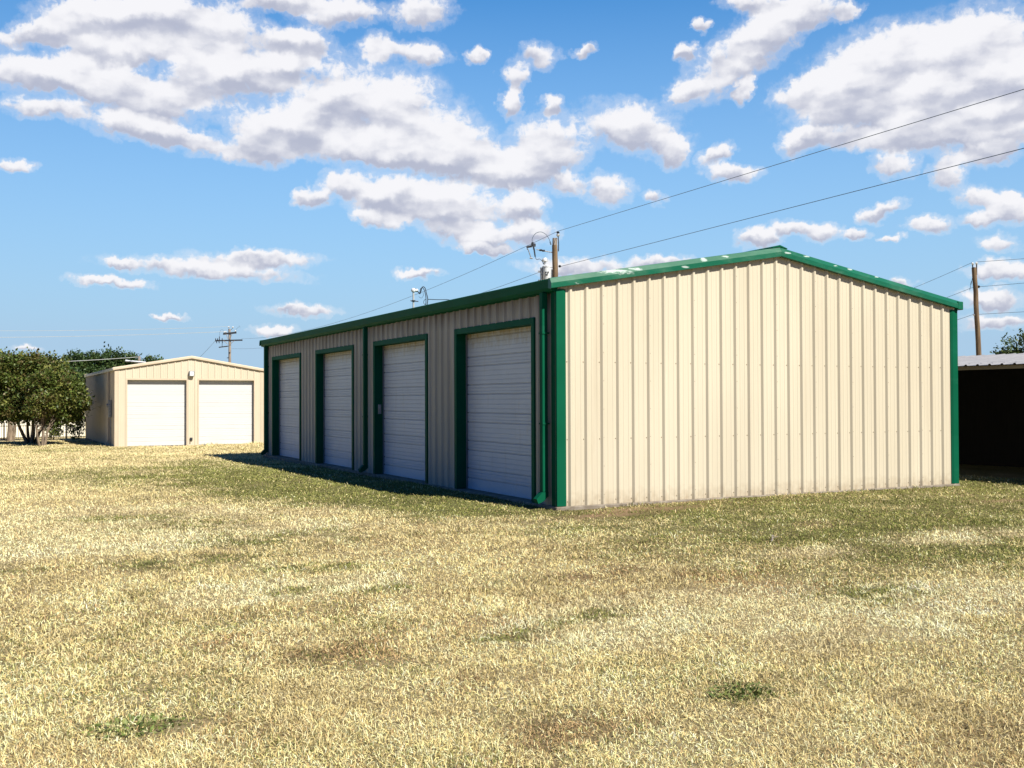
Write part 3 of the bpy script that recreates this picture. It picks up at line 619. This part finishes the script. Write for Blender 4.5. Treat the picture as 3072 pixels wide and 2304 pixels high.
mb = MB(); mb.tube([PC(-.72, 7.6, -.1), PC(-.72, 7.22, -.1)], .03, 6); mb.build('jumper_lead', WIREM, P3)
mb = MB(); mb.tube([PC(-.05, 6.55, -.14), PC(.10, 6.60, -.14)], .06, 6); mb.build('hardware', DARKMET, P3)
mb = MB(); mb.tube([PC(-.22, 6.05, -.14), PC(0, 6.08, -.14)], .04, 6); mb.build('hardware', DARKMET, P3)

# yard-light pole behind the garage
PL = frame(.77, 53.15)
P4 = thing('yard_light_pole', 'short pale pole with a white tube arm showing above the garage roof edge', 'light pole', PL(0, -.5))
pole_shaft(PL, -.6, 4.48, .10, .08, GPOLE, P4)
mb = MB(); mb.tube([PL(-.80, 4.20, -.05), PL(.42, 4.09, -.05)], .055, 10); mb.tube([PL(-.82, 4.20, -.05), PL(-.72, 4.192, -.05)], .07, 10); mb.build('light_arm', PORC, P4)

# ------------------------------------------------------------------ wires
def wire(a, b, sag, r, label, m=WIREM, n=40):
    a, b = Vector(a), Vector(b); pts = []
    for i in range(n+1):
        t = i/n; p = a.lerp(b, t); p.z -= 4*sag*t*(1-t); pts.append(p)
    mb = MB(); mb.tube(pts, r, 5); o = mb.build('utility_wire', m, None, loc=a)
    return tag(o, label, 'wire', 'overhead utility wires')
A0 = PA(.135, 9.03)
def beyond(a, p, k): a, p = Vector(a), Vector(p); return a+(p-a)*k
wire(A0, beyond(A0, (13.37, 1.5, 8.86), 2.4), 0.0, .0095, 'upper dark wire rising right from the transformer pole top across the clouds')
wire(PA(.27, 7.50), beyond(PA(.27, 7.50), (13.37, 1.52, 7.49), 2.4), 0.0, .0095, 'lower dark wire rising right from the black knob of the transformer pole')
wire(A0, PC(1.2, 8.0), 1.15, .0095, 'upper sagging wire from the transformer pole down left to the distant crossarm pole')
wire(PA(-.12, 7.45), PC(.2, 7.0), 1.0, .009, 'lower wire dropping left from behind the white transformer to the building roof')
d = Vector((43.74-38.6, 33.07-23.3, 0)).normalized()
for z, a, lab in ((8.93, -.08, 'top wire running left from the leaning pole to the green roof edge'), (7.63, .0, 'middle wire running left from the leaning pole to the green roof edge'), (6.16, LB(6.14)-.16, 'lowest wire running left from the leaning pole to the green corner trim')):
    wire(PB(a, z), PB(a, z)+d*60, 1.0, .011, lab)
for z, a, p, lab in ((8.95, .13, (40.35, 21.31, 8.97), 'top wire running right from the leaning pole out of the picture'), (7.63, LB(7.63)+.24, (40.36, 21.33, 7.70), 'middle wire running right from the leaning pole out of the picture'), (6.16, LB(6.14)+.1, (40.36, 21.35, 6.20), 'lowest wire running right from the leaning pole out of the picture')):
    wire(PB(a, z), beyond(PB(a, z), p, 14), 0.0, .011, lab)
wire(PL(0, 4.44), (-10.32, 52.15, 3.80), .12, .016, 'pale cable crossing in front of the dark trees left of the garage roof', PALEWIRE)
wire(PC(-.08, 9.25), (-14.73, 101.66, 8.70), .25, .014, 'upper faint pale wire running left from the distant crossarm pole', PALEWIRE)
wire(PC(-.5, 8.72, -.1), (-14.73, 101.68, 7.95), .2, .018, 'lower faint pale wire running left from the distant crossarm pole', PALEWIRE)
wire(PC(-1.42, 7.8, -.1), PC(-9.0, 4.2, 10), .3, .014, 'thin dark wire falling left from the distant crossarm pole behind the garage')

# ------------------------------------------------------------------ iron fence and pale building behind the trees
def zg(x, y): return float(height(np.array([x]), np.array([y]))[0])
FY = 52.0
fz = zg(-5, FY)
Fn = thing('iron_fence', 'low black iron picket fence behind the trees beside the garage', 'fence', (-6, FY, fz))
mb = MB()
x = -10.5
while x < -2.4:
    mb.box((x-.009, FY-.009, fz-.1), (x+.009, FY+.009, fz+.86)); x += .125
mb.build('picket', IRON, Fn)['kind'] = 'stuff'
for z in (.12, .80): mb = MB(); mb.box((-10.6, FY-.018, fz+z-.018), (-2.4, FY+.018, fz+z+.018)); mb.build('rail', IRON, Fn)
for x in (-10.2, -8.6, -6.75, -5.05, -3.45): mb = MB(); mb.box((x-.035, FY-.05, fz-.2), (x+.035, FY+.02, fz+.98)); mb.lathe((x, FY-.015, fz+.98), [(.05, 0), (.05, .02), (.0, .06)], 8); mb.build('post', IRON, Fn)
W = thing('pale_building', 'low cream building with vertical siding beyond the iron fence', 'building', (-8, 60, -.6))
mb = MB(); ribbed(mb, (-14, 57, 0), (1, 0, 0), (0, -1, 0), 0, 12, -.8, lambda u: 1.75, .1, ((1.0, 5.2, 1.2),), .02); ribbed(mb, (-14, 64, 0), (0, -1, 0), (-1, 0, 0), 0, 7, -.8, lambda u: 1.75, .1, (), .02); ribbed(mb, (-2, 57, 0), (0, 1, 0), (1, 0, 0), 0, 7, -.8, lambda u: 1.75, .1, (), .02); mb.build('wall', FARWHITE, W)
mb = MB(); mb.box((-14.15, 56.85, 1.76), (-1.85, 64.1, 1.86)); mb.build('roof', GALV, W)
mb = MB(); mb.box((-13.0, 57.08, -.8), (-8.8, 57.14, .62)); mb.box((-13.0, 57.3, .62), (-8.8, 57.4, 1.2)); mb.build('garage_door', FARWHITE, W)

# ------------------------------------------------------------------ foliage
def leaf_material(name, rough=0.5, trans=0.25):
    m = bpy.data.materials.new(name); m.use_nodes = True; nt = m.node_tree; N = nt.nodes; L = nt.links
    b = N['Principled BSDF']; a = N.new('ShaderNodeVertexColor'); a.layer_name = 'tint'
    b.inputs['Roughness'].default_value = rough; b.inputs['Specular IOR Level'].default_value = .35
    L.new(a.outputs[0], b.inputs['Base Color'])
    t = N.new('ShaderNodeBsdfTranslucent'); L.new(a.outputs[0], t.inputs[0])
    mx = N.new('ShaderNodeMixShader'); mx.inputs[0].default_value = trans
    L.new(b.outputs[0], mx.inputs[1]); L.new(t.outputs[0], mx.inputs[2]); L.new(mx.outputs[0], N['Material Output'].inputs[0])
    return m
LEAF = leaf_material('leaf'); BLADE = leaf_material('grass_blade', .7, .18)
BLADE.node_tree.nodes['Principled BSDF'].inputs['Specular IOR Level'].default_value = .15
def np_mesh(name, verts, faces_flat, loop_starts, loop_totals, col, m, parent=None, loc=(0, 0, 0)):
    me = bpy.data.meshes.new(name); loc = np.array(loc, float)
    me.vertices.add(len(verts)); me.vertices.foreach_set('co', (verts-loc).astype(np.float32).ravel())
    me.loops.add(len(faces_flat)); me.loops.foreach_set('vertex_index', faces_flat.astype(np.int32))
    me.polygons.add(len(loop_starts)); me.polygons.foreach_set('loop_start', loop_starts.astype(np.int32)); me.polygons.foreach_set('loop_total', loop_totals.astype(np.int32))
    at = me.color_attributes.new('tint', 'FLOAT_COLOR', 'POINT')
    at.data.foreach_set('color', np.concatenate([col, np.ones((len(col), 1))], 1).astype(np.float32).ravel())
    me.materials.append(m); me.update(calc_edges=True)
    o = bpy.data.objects.new(name, me); COL.objects.link(o)
    if parent is not None: o.parent = parent
    return o
def unit(v): return v/np.maximum(np.linalg.norm(v, axis=1, keepdims=True), 1e-9)
def leaves(name, P, size, outward, col, parent, m=LEAF):
    n = len(P); d = unit(rng.normal(size=(n, 3))+outward*.8+np.array([0, 0, -.15])); nn = unit(np.cross(d, rng.normal(size=(n, 3))))
    nn = unit(nn+np.array([0, 0, .5])*np.sign(nn[:, 2:3]+1e-6)); s = unit(np.cross(d, nn)); nn = np.cross(s, d)
    L_ = (size*rng.uniform(.6, 1.3, n))[:, None]; Wd = L_*rng.uniform(.22, .36, n)[:, None]
    v0 = P; v1 = P+d*L_*.45+s*Wd+nn*L_*.06; v2 = P+d*L_-nn*L_*.12; v3 = P+d*L_*.45-s*Wd+nn*L_*.06
    V = np.stack([v0, v1, v2, v3], 1).reshape(-1, 3); idx = np.arange(n)*4
    F = np.stack([idx, idx+1, idx+2, idx, idx+2, idx+3], 1).ravel(); ls = np.arange(2*n)*3; lt = np.full(2*n, 3)
    return np_mesh(name, V, F, ls, lt, np.repeat(col, 4, 0), m, parent, world_loc(parent))
def crown_points(ells, nclump, per, spread):
    ells = np.array(ells, float); vol = ells[:, 3]*ells[:, 4]*ells[:, 5]; pick = rng.choice(len(ells), nclump, p=vol**.75/np.sum(vol**.75))
    dirs = unit(rng.normal(size=(nclump, 3))); rad = rng.uniform(.15, 1.0, nclump)**.45
    lump = .80+.38*vnoise(dirs[:, 0]*2.2+9+pick*3.1, dirs[:, 2]*2.2+5+dirs[:, 1]*1.7)
    C = ells[pick, :3]+dirs*ells[pick, 3:]*(rad*lump)[:, None]
    k = np.repeat(np.arange(nclump), per); P = C[k]+rng.normal(size=(len(k), 3))*spread*np.array([1, 1, .7])*rng.uniform(.6, 1.3, nclump)[k][:, None]
    return P, dirs[k], k
def tree(name, label, cat, base, stems, ells, nclump, per, spread, leaf, pal, bark=BARK, group=None, mix=.25, zmin=None, twig=True):
    t = thing(name, label, cat, base, group)
    mb = MB(); b = Vector(base); tips = []
    for (dx, dy, dz, r0, h) in stems:                      # each stem: foot offset, lean, radius, height
        top = b+Vector((dx*h*.55+dx*.3, dy*h*.55, h)); pts = []; rs = []
        for i in range(9):
            q = i/8; w = .05*h*math.sin(q*5+dx*7)*q
            pts.append(b+Vector((dx*.22, dy*.22, -.15))+(top-b)*q*Vector((1, 1, 1)).length/1.732+Vector((w, w*.6, .15*q))); rs.append(r0*(1.25 if i == 0 else 1)*(1-.7*q))
        mb.tube(pts, rs, 9); tips.append((pts[5], rs[5])); tips.append((pts[7], rs[7])); tips.append((pts[4], rs[4]))
    for i, e in enumerate(ells):
        for k in range(3):
            p, r = tips[random.randrange(len(tips))]; c = Vector(e[:3])+Vector((random.uniform(-.5, .5)*e[3], random.uniform(-.5, .5)*e[4], random.uniform(-.3, .6)*e[5]))
            mid = p.lerp(c, .5)+Vector((random.uniform(-.1, .1), random.uniform(-.1, .1), .12))*e[3]*.5
            mb.tube(spline([p, mid, c], 4), [r*.7*(1-.8*j/8) for j in range(9)], 6)
    mb.build('trunk', bark, t)
    P, D, k = crown_points(ells, nclump, per, spread)
    if zmin is not None:
        ok = P[:, 2] > zmin; P, D, k = P[ok], D[ok], k[ok]
    pal = np.array(pal); ci = rng.choice(len(pal), nclump, p=[.34, .3, .22, .14][:len(pal)]); col = pal[ci][k]*rng.uniform(.65, 1.35, (len(k), 1))
    sw = rng.random(len(k)) < mix; col[sw] = pal[rng.integers(0, len(pal), sw.sum())]*rng.uniform(.7, 1.3, (sw.sum(), 1))
    leaves('crown', P, leaf, D, col, t)
    return t
OLIVE = [(.095, .130, .023), (.066, .100, .019), (.170, .178, .040), (.105, .085, .026)]
DARKG = [(.045, .085, .024), (.058, .100, .026), (.034, .066, .020), (.080, .110, .030)]
g = lambda x, y: (x, y, zg(x, y))
tree('pecan_tree', 'broad olive leafy tree with dark forked trunks and splayed pale base left of the garage', 'tree', g(-5.75, 42.6),
     [(-.55, .1, 0, .10, 2.0), (.1, -.1, 0, .12, 2.1), (.6, .2, 0, .09, 1.9), (-.2, .5, 0, .09, 2.0)],
     [(-5.5, 42.8, 2.60, 1.65, 1.6, 1.40), (-6.6, 42.9, 2.75, 1.3, 1.3, 1.25), (-4.75, 42.2, 2.1, 1.05, 1.1, 1.1), (-5.6, 42.2, 1.45, 1.6, 1.3, .6), (-6.9, 42.4, 1.5, 1.3, 1.2, .7)], 900, 54, .21, .17, OLIVE, group='olive trees left of the garage', zmin=.38)
tree('pecan_tree', 'smaller olive tree on a thin pale stump whose branch tip overlaps the garage side wall', 'tree', g(-5.45, 38.6),
     [(.35, .3, 0, .075, 1.5), (-.3, .3, 0, .07, 1.4), (.05, .5, 0, .08, 1.5)],
     [(-4.45, 39.7, 1.95, .85, .9, .85), (-3.95, 39.3, 1.65, .55, .6, .50), (-5.1, 40.1, 2.4, .9, 1.0, .8), (-4.5, 39.6, 1.15, .75, .7, .45), (-5.35, 38.8, 1.45, .7, .6, .55)], 420, 54, .17, .15, OLIVE, group='olive trees left of the garage', zmin=.45)
tree('pecan_tree', 'olive tree with one thick mottled trunk at the left edge', 'tree', g(-6.45, 49.4),
     [(-.1, .1, 0, .20, 1.9), (.25, .2, 0, .10, 2.0)],
     [(-7.2, 49.6, 3.1, 1.6, 1.5, 1.3), (-6.2, 50.0, 2.5, 1.5, 1.4, 1.2), (-8.6, 49.2, 3.0, 1.7, 1.5, 1.5), (-7.9, 48.8, 1.8, 1.6, 1.2, .7)], 420, 34, .24, .19, OLIVE, group='olive trees left of the garage', zmin=.6)
for (x, y, w, h, lab) in ((-4.35, 50.2, .55, .75, 'drooping leafy shrub hanging before the iron fence under the tree'), (-3.15, 49.6, .50, .95, 'narrow leafy shrub squeezed between the fence and the garage corner')):
    b = g(x, y); t = thing('shrub', lab, 'shrub', b, 'leafy shrubs by the fence')
    mb = MB()
    for k in range(5): mb.tube([Vector(b)+Vector((.03*k-.06, 0, -.1)), Vector(b)+Vector((.14*k-.28, .05*k-.1, h*.6)), Vector(b)+Vector((.2*k-.4, .06*k-.1, h*1.2))], [.02, .014, .006], 5)
    mb.build('stem', BARK, t)
    P, D, k = crown_points([(x, y, b[2]+h*.95, w*1.2, w, h*.5), (x+.05, y, b[2]+h*.45, w*.7, w*.7, h*.42), (x, y, b[2]+1.5*h, w*1.5, w, h*.5)], 70, 26, .11)
    pal = np.array(OLIVE); col = pal[rng.integers(0, 3, len(k))]*rng.uniform(.5, 1.2, (len(k), 1)); leaves('foliage', P, .13, D, col, t)
tree('shade_tree', 'large dark green rounded tree rising behind the left side of the garage', 'tree', g(1.0, 76), [(.1, 0, 0, .35, 3.4), (-.3, .1, 0, .25, 3.4)],
     [(-.6, 76, 3.9, 2.0, 2.0, 1.8), (1.1, 76, 4.25, 2.0, 2.0, 1.65), (2.5, 75.6, 4.0, 1.7, 1.8, 1.6), (.4, 75.4, 2.6, 3.4, 2.2, 1.6)], 760, 40, .26, .23, DARKG, group='dark trees behind the garage')
tree('shade_tree', 'sparser dark green treetop beside the apex of the garage roof', 'tree', g(4.6, 78), [(.1, 0, 0, .3, 3.4), (-.3, .1, 0, .22, 3.4)],
     [(4.1, 77, 4.25, 1.1, 1.2, 1.25), (5.2, 77.4, 4.3, .85, .9, 1.0), (4.5, 77, 3.0, 1.6, 1.5, 1.2)], 230, 34, .20, .21, DARKG, group='dark trees behind the garage')
tree('shade_tree', 'dark tree filling the gap between the olive tree and garage', 'tree', g(-3.0, 72), [(.1, 0, 0, .3, 2.6), (-.3, .1, 0, .22, 2.6)],
     [(-2.8, 72, 3.1, 1.6, 1.6, 1.5), (-4.6, 71, 2.6, 1.6, 1.5, 1.4), (-1.6, 71, 2.5, 1.5, 1.5, 1.7)], 330, 38, .26, .22, DARKG, group='dark trees behind the garage')
tree('round_tree', 'dark loose leafy tree showing above the shed roof at the right edge', 'tree', (27.9, 11.8, -.15), [(.1, 0, 0, .15, 2.6), (-.3, .1, 0, .12, 2.6), (.3, .2, 0, .10, 2.6)],
     [(27.65, 11.95, 3.40, .90, .85, .90), (28.4, 11.4, 3.55, 1.1, .95, 1.05), (27.5, 12.1, 2.85, .95, .9, .6), (28.8, 11.1, 2.8, 1.1, 1.0, .8)], 330, 36, .14, .12, [(.050, .085, .026), (.075, .110, .032), (.040, .066, .022), (.095, .115, .04)])

# ------------------------------------------------------------------ ground sheet and mown grass
GREENSPOT = [(-7.82, -2.45, 0.35), (-6.24, 2.12, 0.6), (-5.35, 0.97, 0.8), (-5.24, -3.69, 0.3), (-4.8, -3.87, 0.35), (-5.58, -4.92, 0.2), (-5.0, -5.15, 0.3), (-4.85, -7.6, 0.15), (-6.04, -2.73, 0.6), (-7.4, -8.47, 0.24), (-4.21, -9.5, 0.2), (-4.47, -7.38, 0.15), (-3.7, -7.13, 0.2), (-4.06, -7.23, 0.2), (-2.01, -9.28, 0.2), (-4.71, -1.35, 0.8), (-1.13, -7.63, 0.4), (2.16, -6.26, 0.5)]
BRIGHT = [(2.74, -5.21, 0.7), (0.14, -5.36, 0.45), (-3.15, -7.0, 0.6), (-3.2, -7.7, 0.7), (-1.74, -8.19, 0.8), (-0.5, -7.98, 0.7), (-6.89, -0.39, 1.5), (-7.29, 2.04, 2.0), (-5.49, -4.75, 0.6)]
BROWN = [(-1.5, -6.21, 0.9), (-2.42, -5.55, 0.6), (-4.85, -7.75, 0.25), (-5.41, -9.61, 0.25), (-5.69, -7.6, 0.35), (0.62, -6.38, 0.5), (-6.06, -7.33, 0.3), (-6.34, -6.63, 0.4), (-5.41, -8.52, 0.2), (-3.35, -2.34, 0.6), (-7.25, -8.62, .16)]
SOIL = [(0.11, -0.93, 0.3), (-0.71, -1.3, 0.22), (-7.30, -8.60, 0.14), (1.68, -0.83, 0.3), (7.19, -2.65, 0.35), (0.5, -1.15, 0.25), (.9, -.6, .35)]
def spots(x, y, lst, wx=1.5):
    t = np.zeros_like(x); n = (fbm(x*1.7+5, y*1.7, 3)-.5)*1.2
    for a, b, r in lst:
        q = np.sqrt(((x-a)/wx)**2+(y-b)**2)/r+n
        t = np.maximum(t, np.clip(1.25-q, 0, 1))
    return t
def sst(v, a, b): t = np.clip((v-a)/(b-a), 0, 1); return t*t*(3-2*t)
def cover(x, y):
    big = fbm(x*.28+2, y*.28+4, 4); mid = fbm(x*.9+31, y*.9+7, 4); fine = fbm(x*2.6+3, y*2.6+11, 4); tiny = fbm(x*7+13, y*7+1, 3)
    near_wall = sst(y, -8.2, -5.6)*sst(x+.35*y, -4.2, -.6)*(1-sst(y, 8, 20))
    strip = np.exp(-((x+2.6)/1.8)**2)*sst(y, 0, 3)*(1-sst(y, 14, 24))
    edge = np.exp(-((x+1.6+.02*y)/.8)**2)*sst(y, -1, 1)*(1-sst(y, 5, 10))
    lawn = np.exp(-((x+5)/2.5)**2-((y-33)/4)**2)
    pale = sst(-x-.25*y, 1.0, 5.0)
    green = .10-.10*pale+.80*near_wall+.52*strip+.75*edge+.35*lawn+(big-.5)*.7+(mid-.5)*1.0+(fine-.5)*.9
    br = spots(x, y, BRIGHT, 2.4); green = green-.8*br
    green = np.maximum(green, 1.25*spots(x, y, GREENSPOT)*sst(tiny+.6*(fine-.5), .30, .62))
    bands = fbm(x*.25+y*.1+60, y*1.1+20, 4)
    brown = np.clip((bands-.50-.05*pale)*2.4, 0, 1)*.5+.55*spots(x, y, BROWN, 1.8)*sst(fine+tiny, .75, 1.25)*1.4+.22*near_wall*sst(mid, .45, .65)+.5*sst(y, -1.9, -.5)*sst(x, -.3, .5)*(1-sst(y, 0, .5))
    brown = brown*(.45+1.1*sst(fine, .35, .65))
    soil = np.maximum(spots(x, y, SOIL, 2.2), np.clip((tiny-.62)*4, 0, .75)*sst(fine, .45, .7))
    return np.clip(green, 0, 1), np.clip(brown*(1-.7*br), 0, 1), np.clip(soil, 0, 1), br
def build_ground():
    xs = np.concatenate([[-1200, -600, -300, -150, -80], np.arange(-40, 60.01, .5), [80, 150, 300, 600, 1200]])
    ys = np.concatenate([[-900, -400, -150, -60], np.arange(-30, 80.01, .5), [100, 150, 300, 600, 1500]])
    X, Y = np.meshgrid(xs, ys, indexing='ij'); Z = height(X, Y)
    nx, ny = X.shape; V = np.stack([X, Y, Z], -1).reshape(-1, 3); i, j = np.meshgrid(np.arange(nx-1), np.arange(ny-1), indexing='ij'); a = (i*ny+j).ravel()
    F = np.stack([a, a+ny, a+ny+1, a+1], 1).ravel(); n = len(a)
    gr, br, so, wh = cover(V[:, 0], V[:, 1])
    base = np.array([.46, .375, .205]); c = base+(np.array([.55, .45, .26])-base)*wh[:, None]
    c = c+(np.array([.12, .135, .040])-c)*(gr*.8)[:, None]; c = c+(np.array([.17, .115, .055])-c)*(br*.65)[:, None]; c = c+(np.array([.38, .255, .15])-c)*so[:, None]
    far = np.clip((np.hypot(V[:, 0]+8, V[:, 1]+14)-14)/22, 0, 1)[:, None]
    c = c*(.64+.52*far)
    m = bpy.data.materials.new('thatch_and_soil'); m.use_nodes = True; nt = m.node_tree; N = nt.nodes; L = nt.links; b = N['Principled BSDF']
    b.inputs['Roughness'].default_value = .95; b.inputs['Specular IOR Level'].default_value = .05
    at = N.new('ShaderNodeVertexColor'); at.layer_name = 'tint'; g_ = N.new('ShaderNodeNewGeometry')
    n1 = N.new('ShaderNodeTexNoise'); n1.inputs['Scale'].default_value = 22; n1.inputs['Detail'].default_value = 8; n1.inputs['Roughness'].default_value = .75; L.new(g_.outputs['Position'], n1.inputs['Vector'])
    r = N.new('ShaderNodeMapRange'); r.inputs[1].default_value = .32; r.inputs[2].default_value = .68; r.inputs[3].default_value = .45; r.inputs[4].default_value = 1.35; L.new(n1.outputs[0], r.inputs[0])
    x = N.new('ShaderNodeMix'); x.data_type = 'RGBA'; x.blend_type = 'MULTIPLY'; x.inputs[0].default_value = 1; L.new(at.outputs[0], x.inputs[6]); L.new(r.outputs[0], x.inputs[7]); L.new(x.outputs[2], b.inputs['Base Color'])
    bp = N.new('ShaderNodeBump'); bp.inputs['Strength'].default_value = .7; bp.inputs['Distance'].default_value = .03; L.new(n1.outputs[0], bp.inputs['Height']); L.new(bp.outputs[0], b.inputs['Normal'])
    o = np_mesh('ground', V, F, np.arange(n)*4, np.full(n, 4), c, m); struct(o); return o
build_ground()

def build_grass(n):
    th0, th1 = YAW-RAD(36), YAW+RAD(36)
    r1, r2_ = 3.3, 62.0
    u = rng.random(n); r = r1*(r2_/r1)**(u**.96); th = rng.uniform(th0, th1, n)
    # tufts: pull part of the blades toward shared feet
    x = CAM.x+np.sin(th)*r; y = CAM.y+np.cos(th)*r
    cell = .055*(r/6)**.5; k = rng.random(n) < .55
    cx = (np.floor(x/cell)+.5)*cell; cy = (np.floor(y/cell)+.5)*cell
    jx = vnoise(cx*37.1, cy*41.3)-.5; jy = vnoise(cx*29.7+9, cy*33.9+4)-.5
    x = np.where(k, cx+jx*cell*.8+rng.normal(size=n)*cell*.22, x); y = np.where(k, cy+jy*cell*.8+rng.normal(size=n)*cell*.22, y)
    gr, br, so, wh = cover(x, y)
    keep = ~((x > -.06) & (x < BW+.06) & (y > -.06) & (y < BL+.06)) & ~((x > GX0-.05) & (x < GX1+.05) & (y > GY0-.05) & (y < GY1+.05))
    keep &= ~((x > SX+.3) & (y > SY0) & (y < SY1)) & (rng.random(n) > so*.85) & (rng.random(n) < .55+.9*fbm(x*3.1, y*3.1, 2))
    x, y, r, gr, br, so, wh = [q[keep] for q in (x, y, r, gr, br, so, wh)]; n = len(x)
    sc = (r/5.0)
    isg = rng.random(n) < gr*.93
    clump = fbm(x*2.3+70, y*2.3, 3)
    Lb = np.where(isg, rng.uniform(.020, .042, n), rng.uniform(.022, .056, n))*(.45+1.1*clump)*(1+.12*np.clip(sc-1, 0, 6)); Lb *= np.where(br > .5, .85, 1)
    hug = sst(y, -.16, -.06)*(x > -.1)*(x < 9.3); Lb *= 1+1.3*hug*sst(vnoise(x*2.1, y*0+3), .45, .85)
    Wb = rng.uniform(.0010, .0021, n)*np.clip(sc, .8, 20)**.80*np.where(isg, 1.15, 1)
    ph = rng.uniform(0, 2*math.pi, n); d = np.stack([np.cos(ph), np.sin(ph), np.zeros(n)], 1); s = np.stack([-np.sin(ph), np.cos(ph), np.zeros(n)], 1)
    tw = rng.uniform(-.9, .9, n)[:, None]; s = s*np.cos(tw)+np.array([0, 0, 1])*np.sin(tw)
    a0 = np.radians(np.where(rng.random(n) < .16, rng.uniform(65, 88, n), rng.uniform(5, 60, n))); bend = np.radians(rng.uniform(10, 95, n))
    z = height(x, y); P = np.stack([x, y, z-.004], 1); pts = [P]; seg = 3
    for i in range(seg):
        a = np.minimum(a0+bend*(i/2.0), math.radians(150)); P = P+(d*np.sin(a)[:, None]+np.array([0, 0, 1.])*np.cos(a)[:, None])*(Lb/seg)[:, None]; pts.append(P)
    w = Wb[:, None]
    V = np.stack([pts[0]-s*w*.8, pts[0]+s*w*.8, pts[1]-s*w, pts[1]+s*w, pts[2]-s*w*.75, pts[2]+s*w*.75, pts[3]], 1).reshape(-1, 3)
    straw = np.array([(.73, .61, .31), (.66, .54, .24), (.57, .45, .19), (.78, .68, .39)]); grn = np.array([(.165, .185, .045), (.230, .225, .065), (.120, .150, .036), (.34, .30, .11)]); brn = np.array([(.40, .27, .13), (.28, .185, .09), (.48, .33, .16)])
    si = rng.integers(0, 4, n); c = straw[si]; c = np.where((wh > .3)[:, None] & (rng.random(n) < .6)[:, None], straw[3], c)
    bm_ = rng.random(n) < (.10+br*.72); c = np.where(bm_[:, None], brn[rng.integers(0, 3, n)], c); c = np.where(isg[:, None], grn[rng.integers(0, 4, n)], c)
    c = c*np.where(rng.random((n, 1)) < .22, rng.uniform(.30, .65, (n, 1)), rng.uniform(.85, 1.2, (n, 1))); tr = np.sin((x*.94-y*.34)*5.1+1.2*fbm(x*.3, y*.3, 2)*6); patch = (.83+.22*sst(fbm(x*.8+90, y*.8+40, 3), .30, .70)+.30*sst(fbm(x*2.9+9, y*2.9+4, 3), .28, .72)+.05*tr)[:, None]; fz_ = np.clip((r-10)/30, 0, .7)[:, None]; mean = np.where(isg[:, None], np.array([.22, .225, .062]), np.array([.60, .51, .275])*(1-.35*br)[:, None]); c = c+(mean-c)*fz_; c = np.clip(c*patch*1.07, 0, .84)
    i = np.arange(n)*7
    F = np.stack([i, i+1, i+3, i+2, i+2, i+3, i+5, i+4, i+4, i+5, i+6], 1).ravel()
    lt = np.tile([4, 4, 3], n); ls = np.concatenate([[0], np.cumsum(lt)[:-1]])
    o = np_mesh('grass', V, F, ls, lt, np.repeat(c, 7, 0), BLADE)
    return tag(o, 'short dry straw-coloured lawn grass with olive green patches', 'grass', None, 'stuff')
build_grass(1600000)

# two green weeds and a pale twig in the lawn
def weed(x, y, r, n, hmax, label):
    z = zg(x, y); t = thing('weed', label, 'weed', (x, y, z), 'green weeds in the lawn')
    th = rng.uniform(0, 6.283, n); rr = r*np.sqrt(rng.random(n)); P = np.stack([x+np.cos(th)*rr*1.4, y+np.sin(th)*rr, z+rng.random(n)*hmax*(1-rr/r*.6)], 1)
    pal = np.array([(.16, .21, .05), (.22, .25, .07), (.11, .15, .036)]); col = pal[rng.integers(0, 3, n)]*rng.uniform(.7, 1.3, (n, 1))
    D = np.stack([np.cos(th), np.sin(th), np.full(n, .7)], 1); leaves('leaves', P, .030, D, col, t)
    mb = MB()
    for k in range(7):
        a = k*.9; mb.tube(spline([(x, y, z-.01), (x+math.cos(a)*r*.6, y+math.sin(a)*r*.5, z+hmax*.9), (x+math.cos(a)*r*1.5, y+math.sin(a)*r*1.2, z+hmax*(.4+.1*k))], 5), .0022, 4)
    mb.build('stem', BLADEGREEN, t)
BLADEGREEN = mat('weed_stem', (.16, .19, .06), (.22, .22, .08), .7, 0, 20)
weed(-4.21, -9.45, .15, 240, .05, 'low green weed clump in the bright straw of the foreground right of centre')
weed(-7.45, -8.50, .17, 230, .035, 'flat green weed patch beside the bare soil spot at lower left')
mb = MB(); mb.tube([(.30, -4.62, -.02), (.42, -4.50, .01), (.50, -4.40, .02), (.60, -4.33, .0)], [.008, .009, .007, .004], 6); mb.tube([(.42, -4.50, .01), (.50, -4.52, .02)], [.006, .003], 5)
tag(mb.build('twig', GPOLE, None, loc=(.42, -4.5, 0)), 'pale broken twig lying on the olive grass before the gable wall', 'twig')
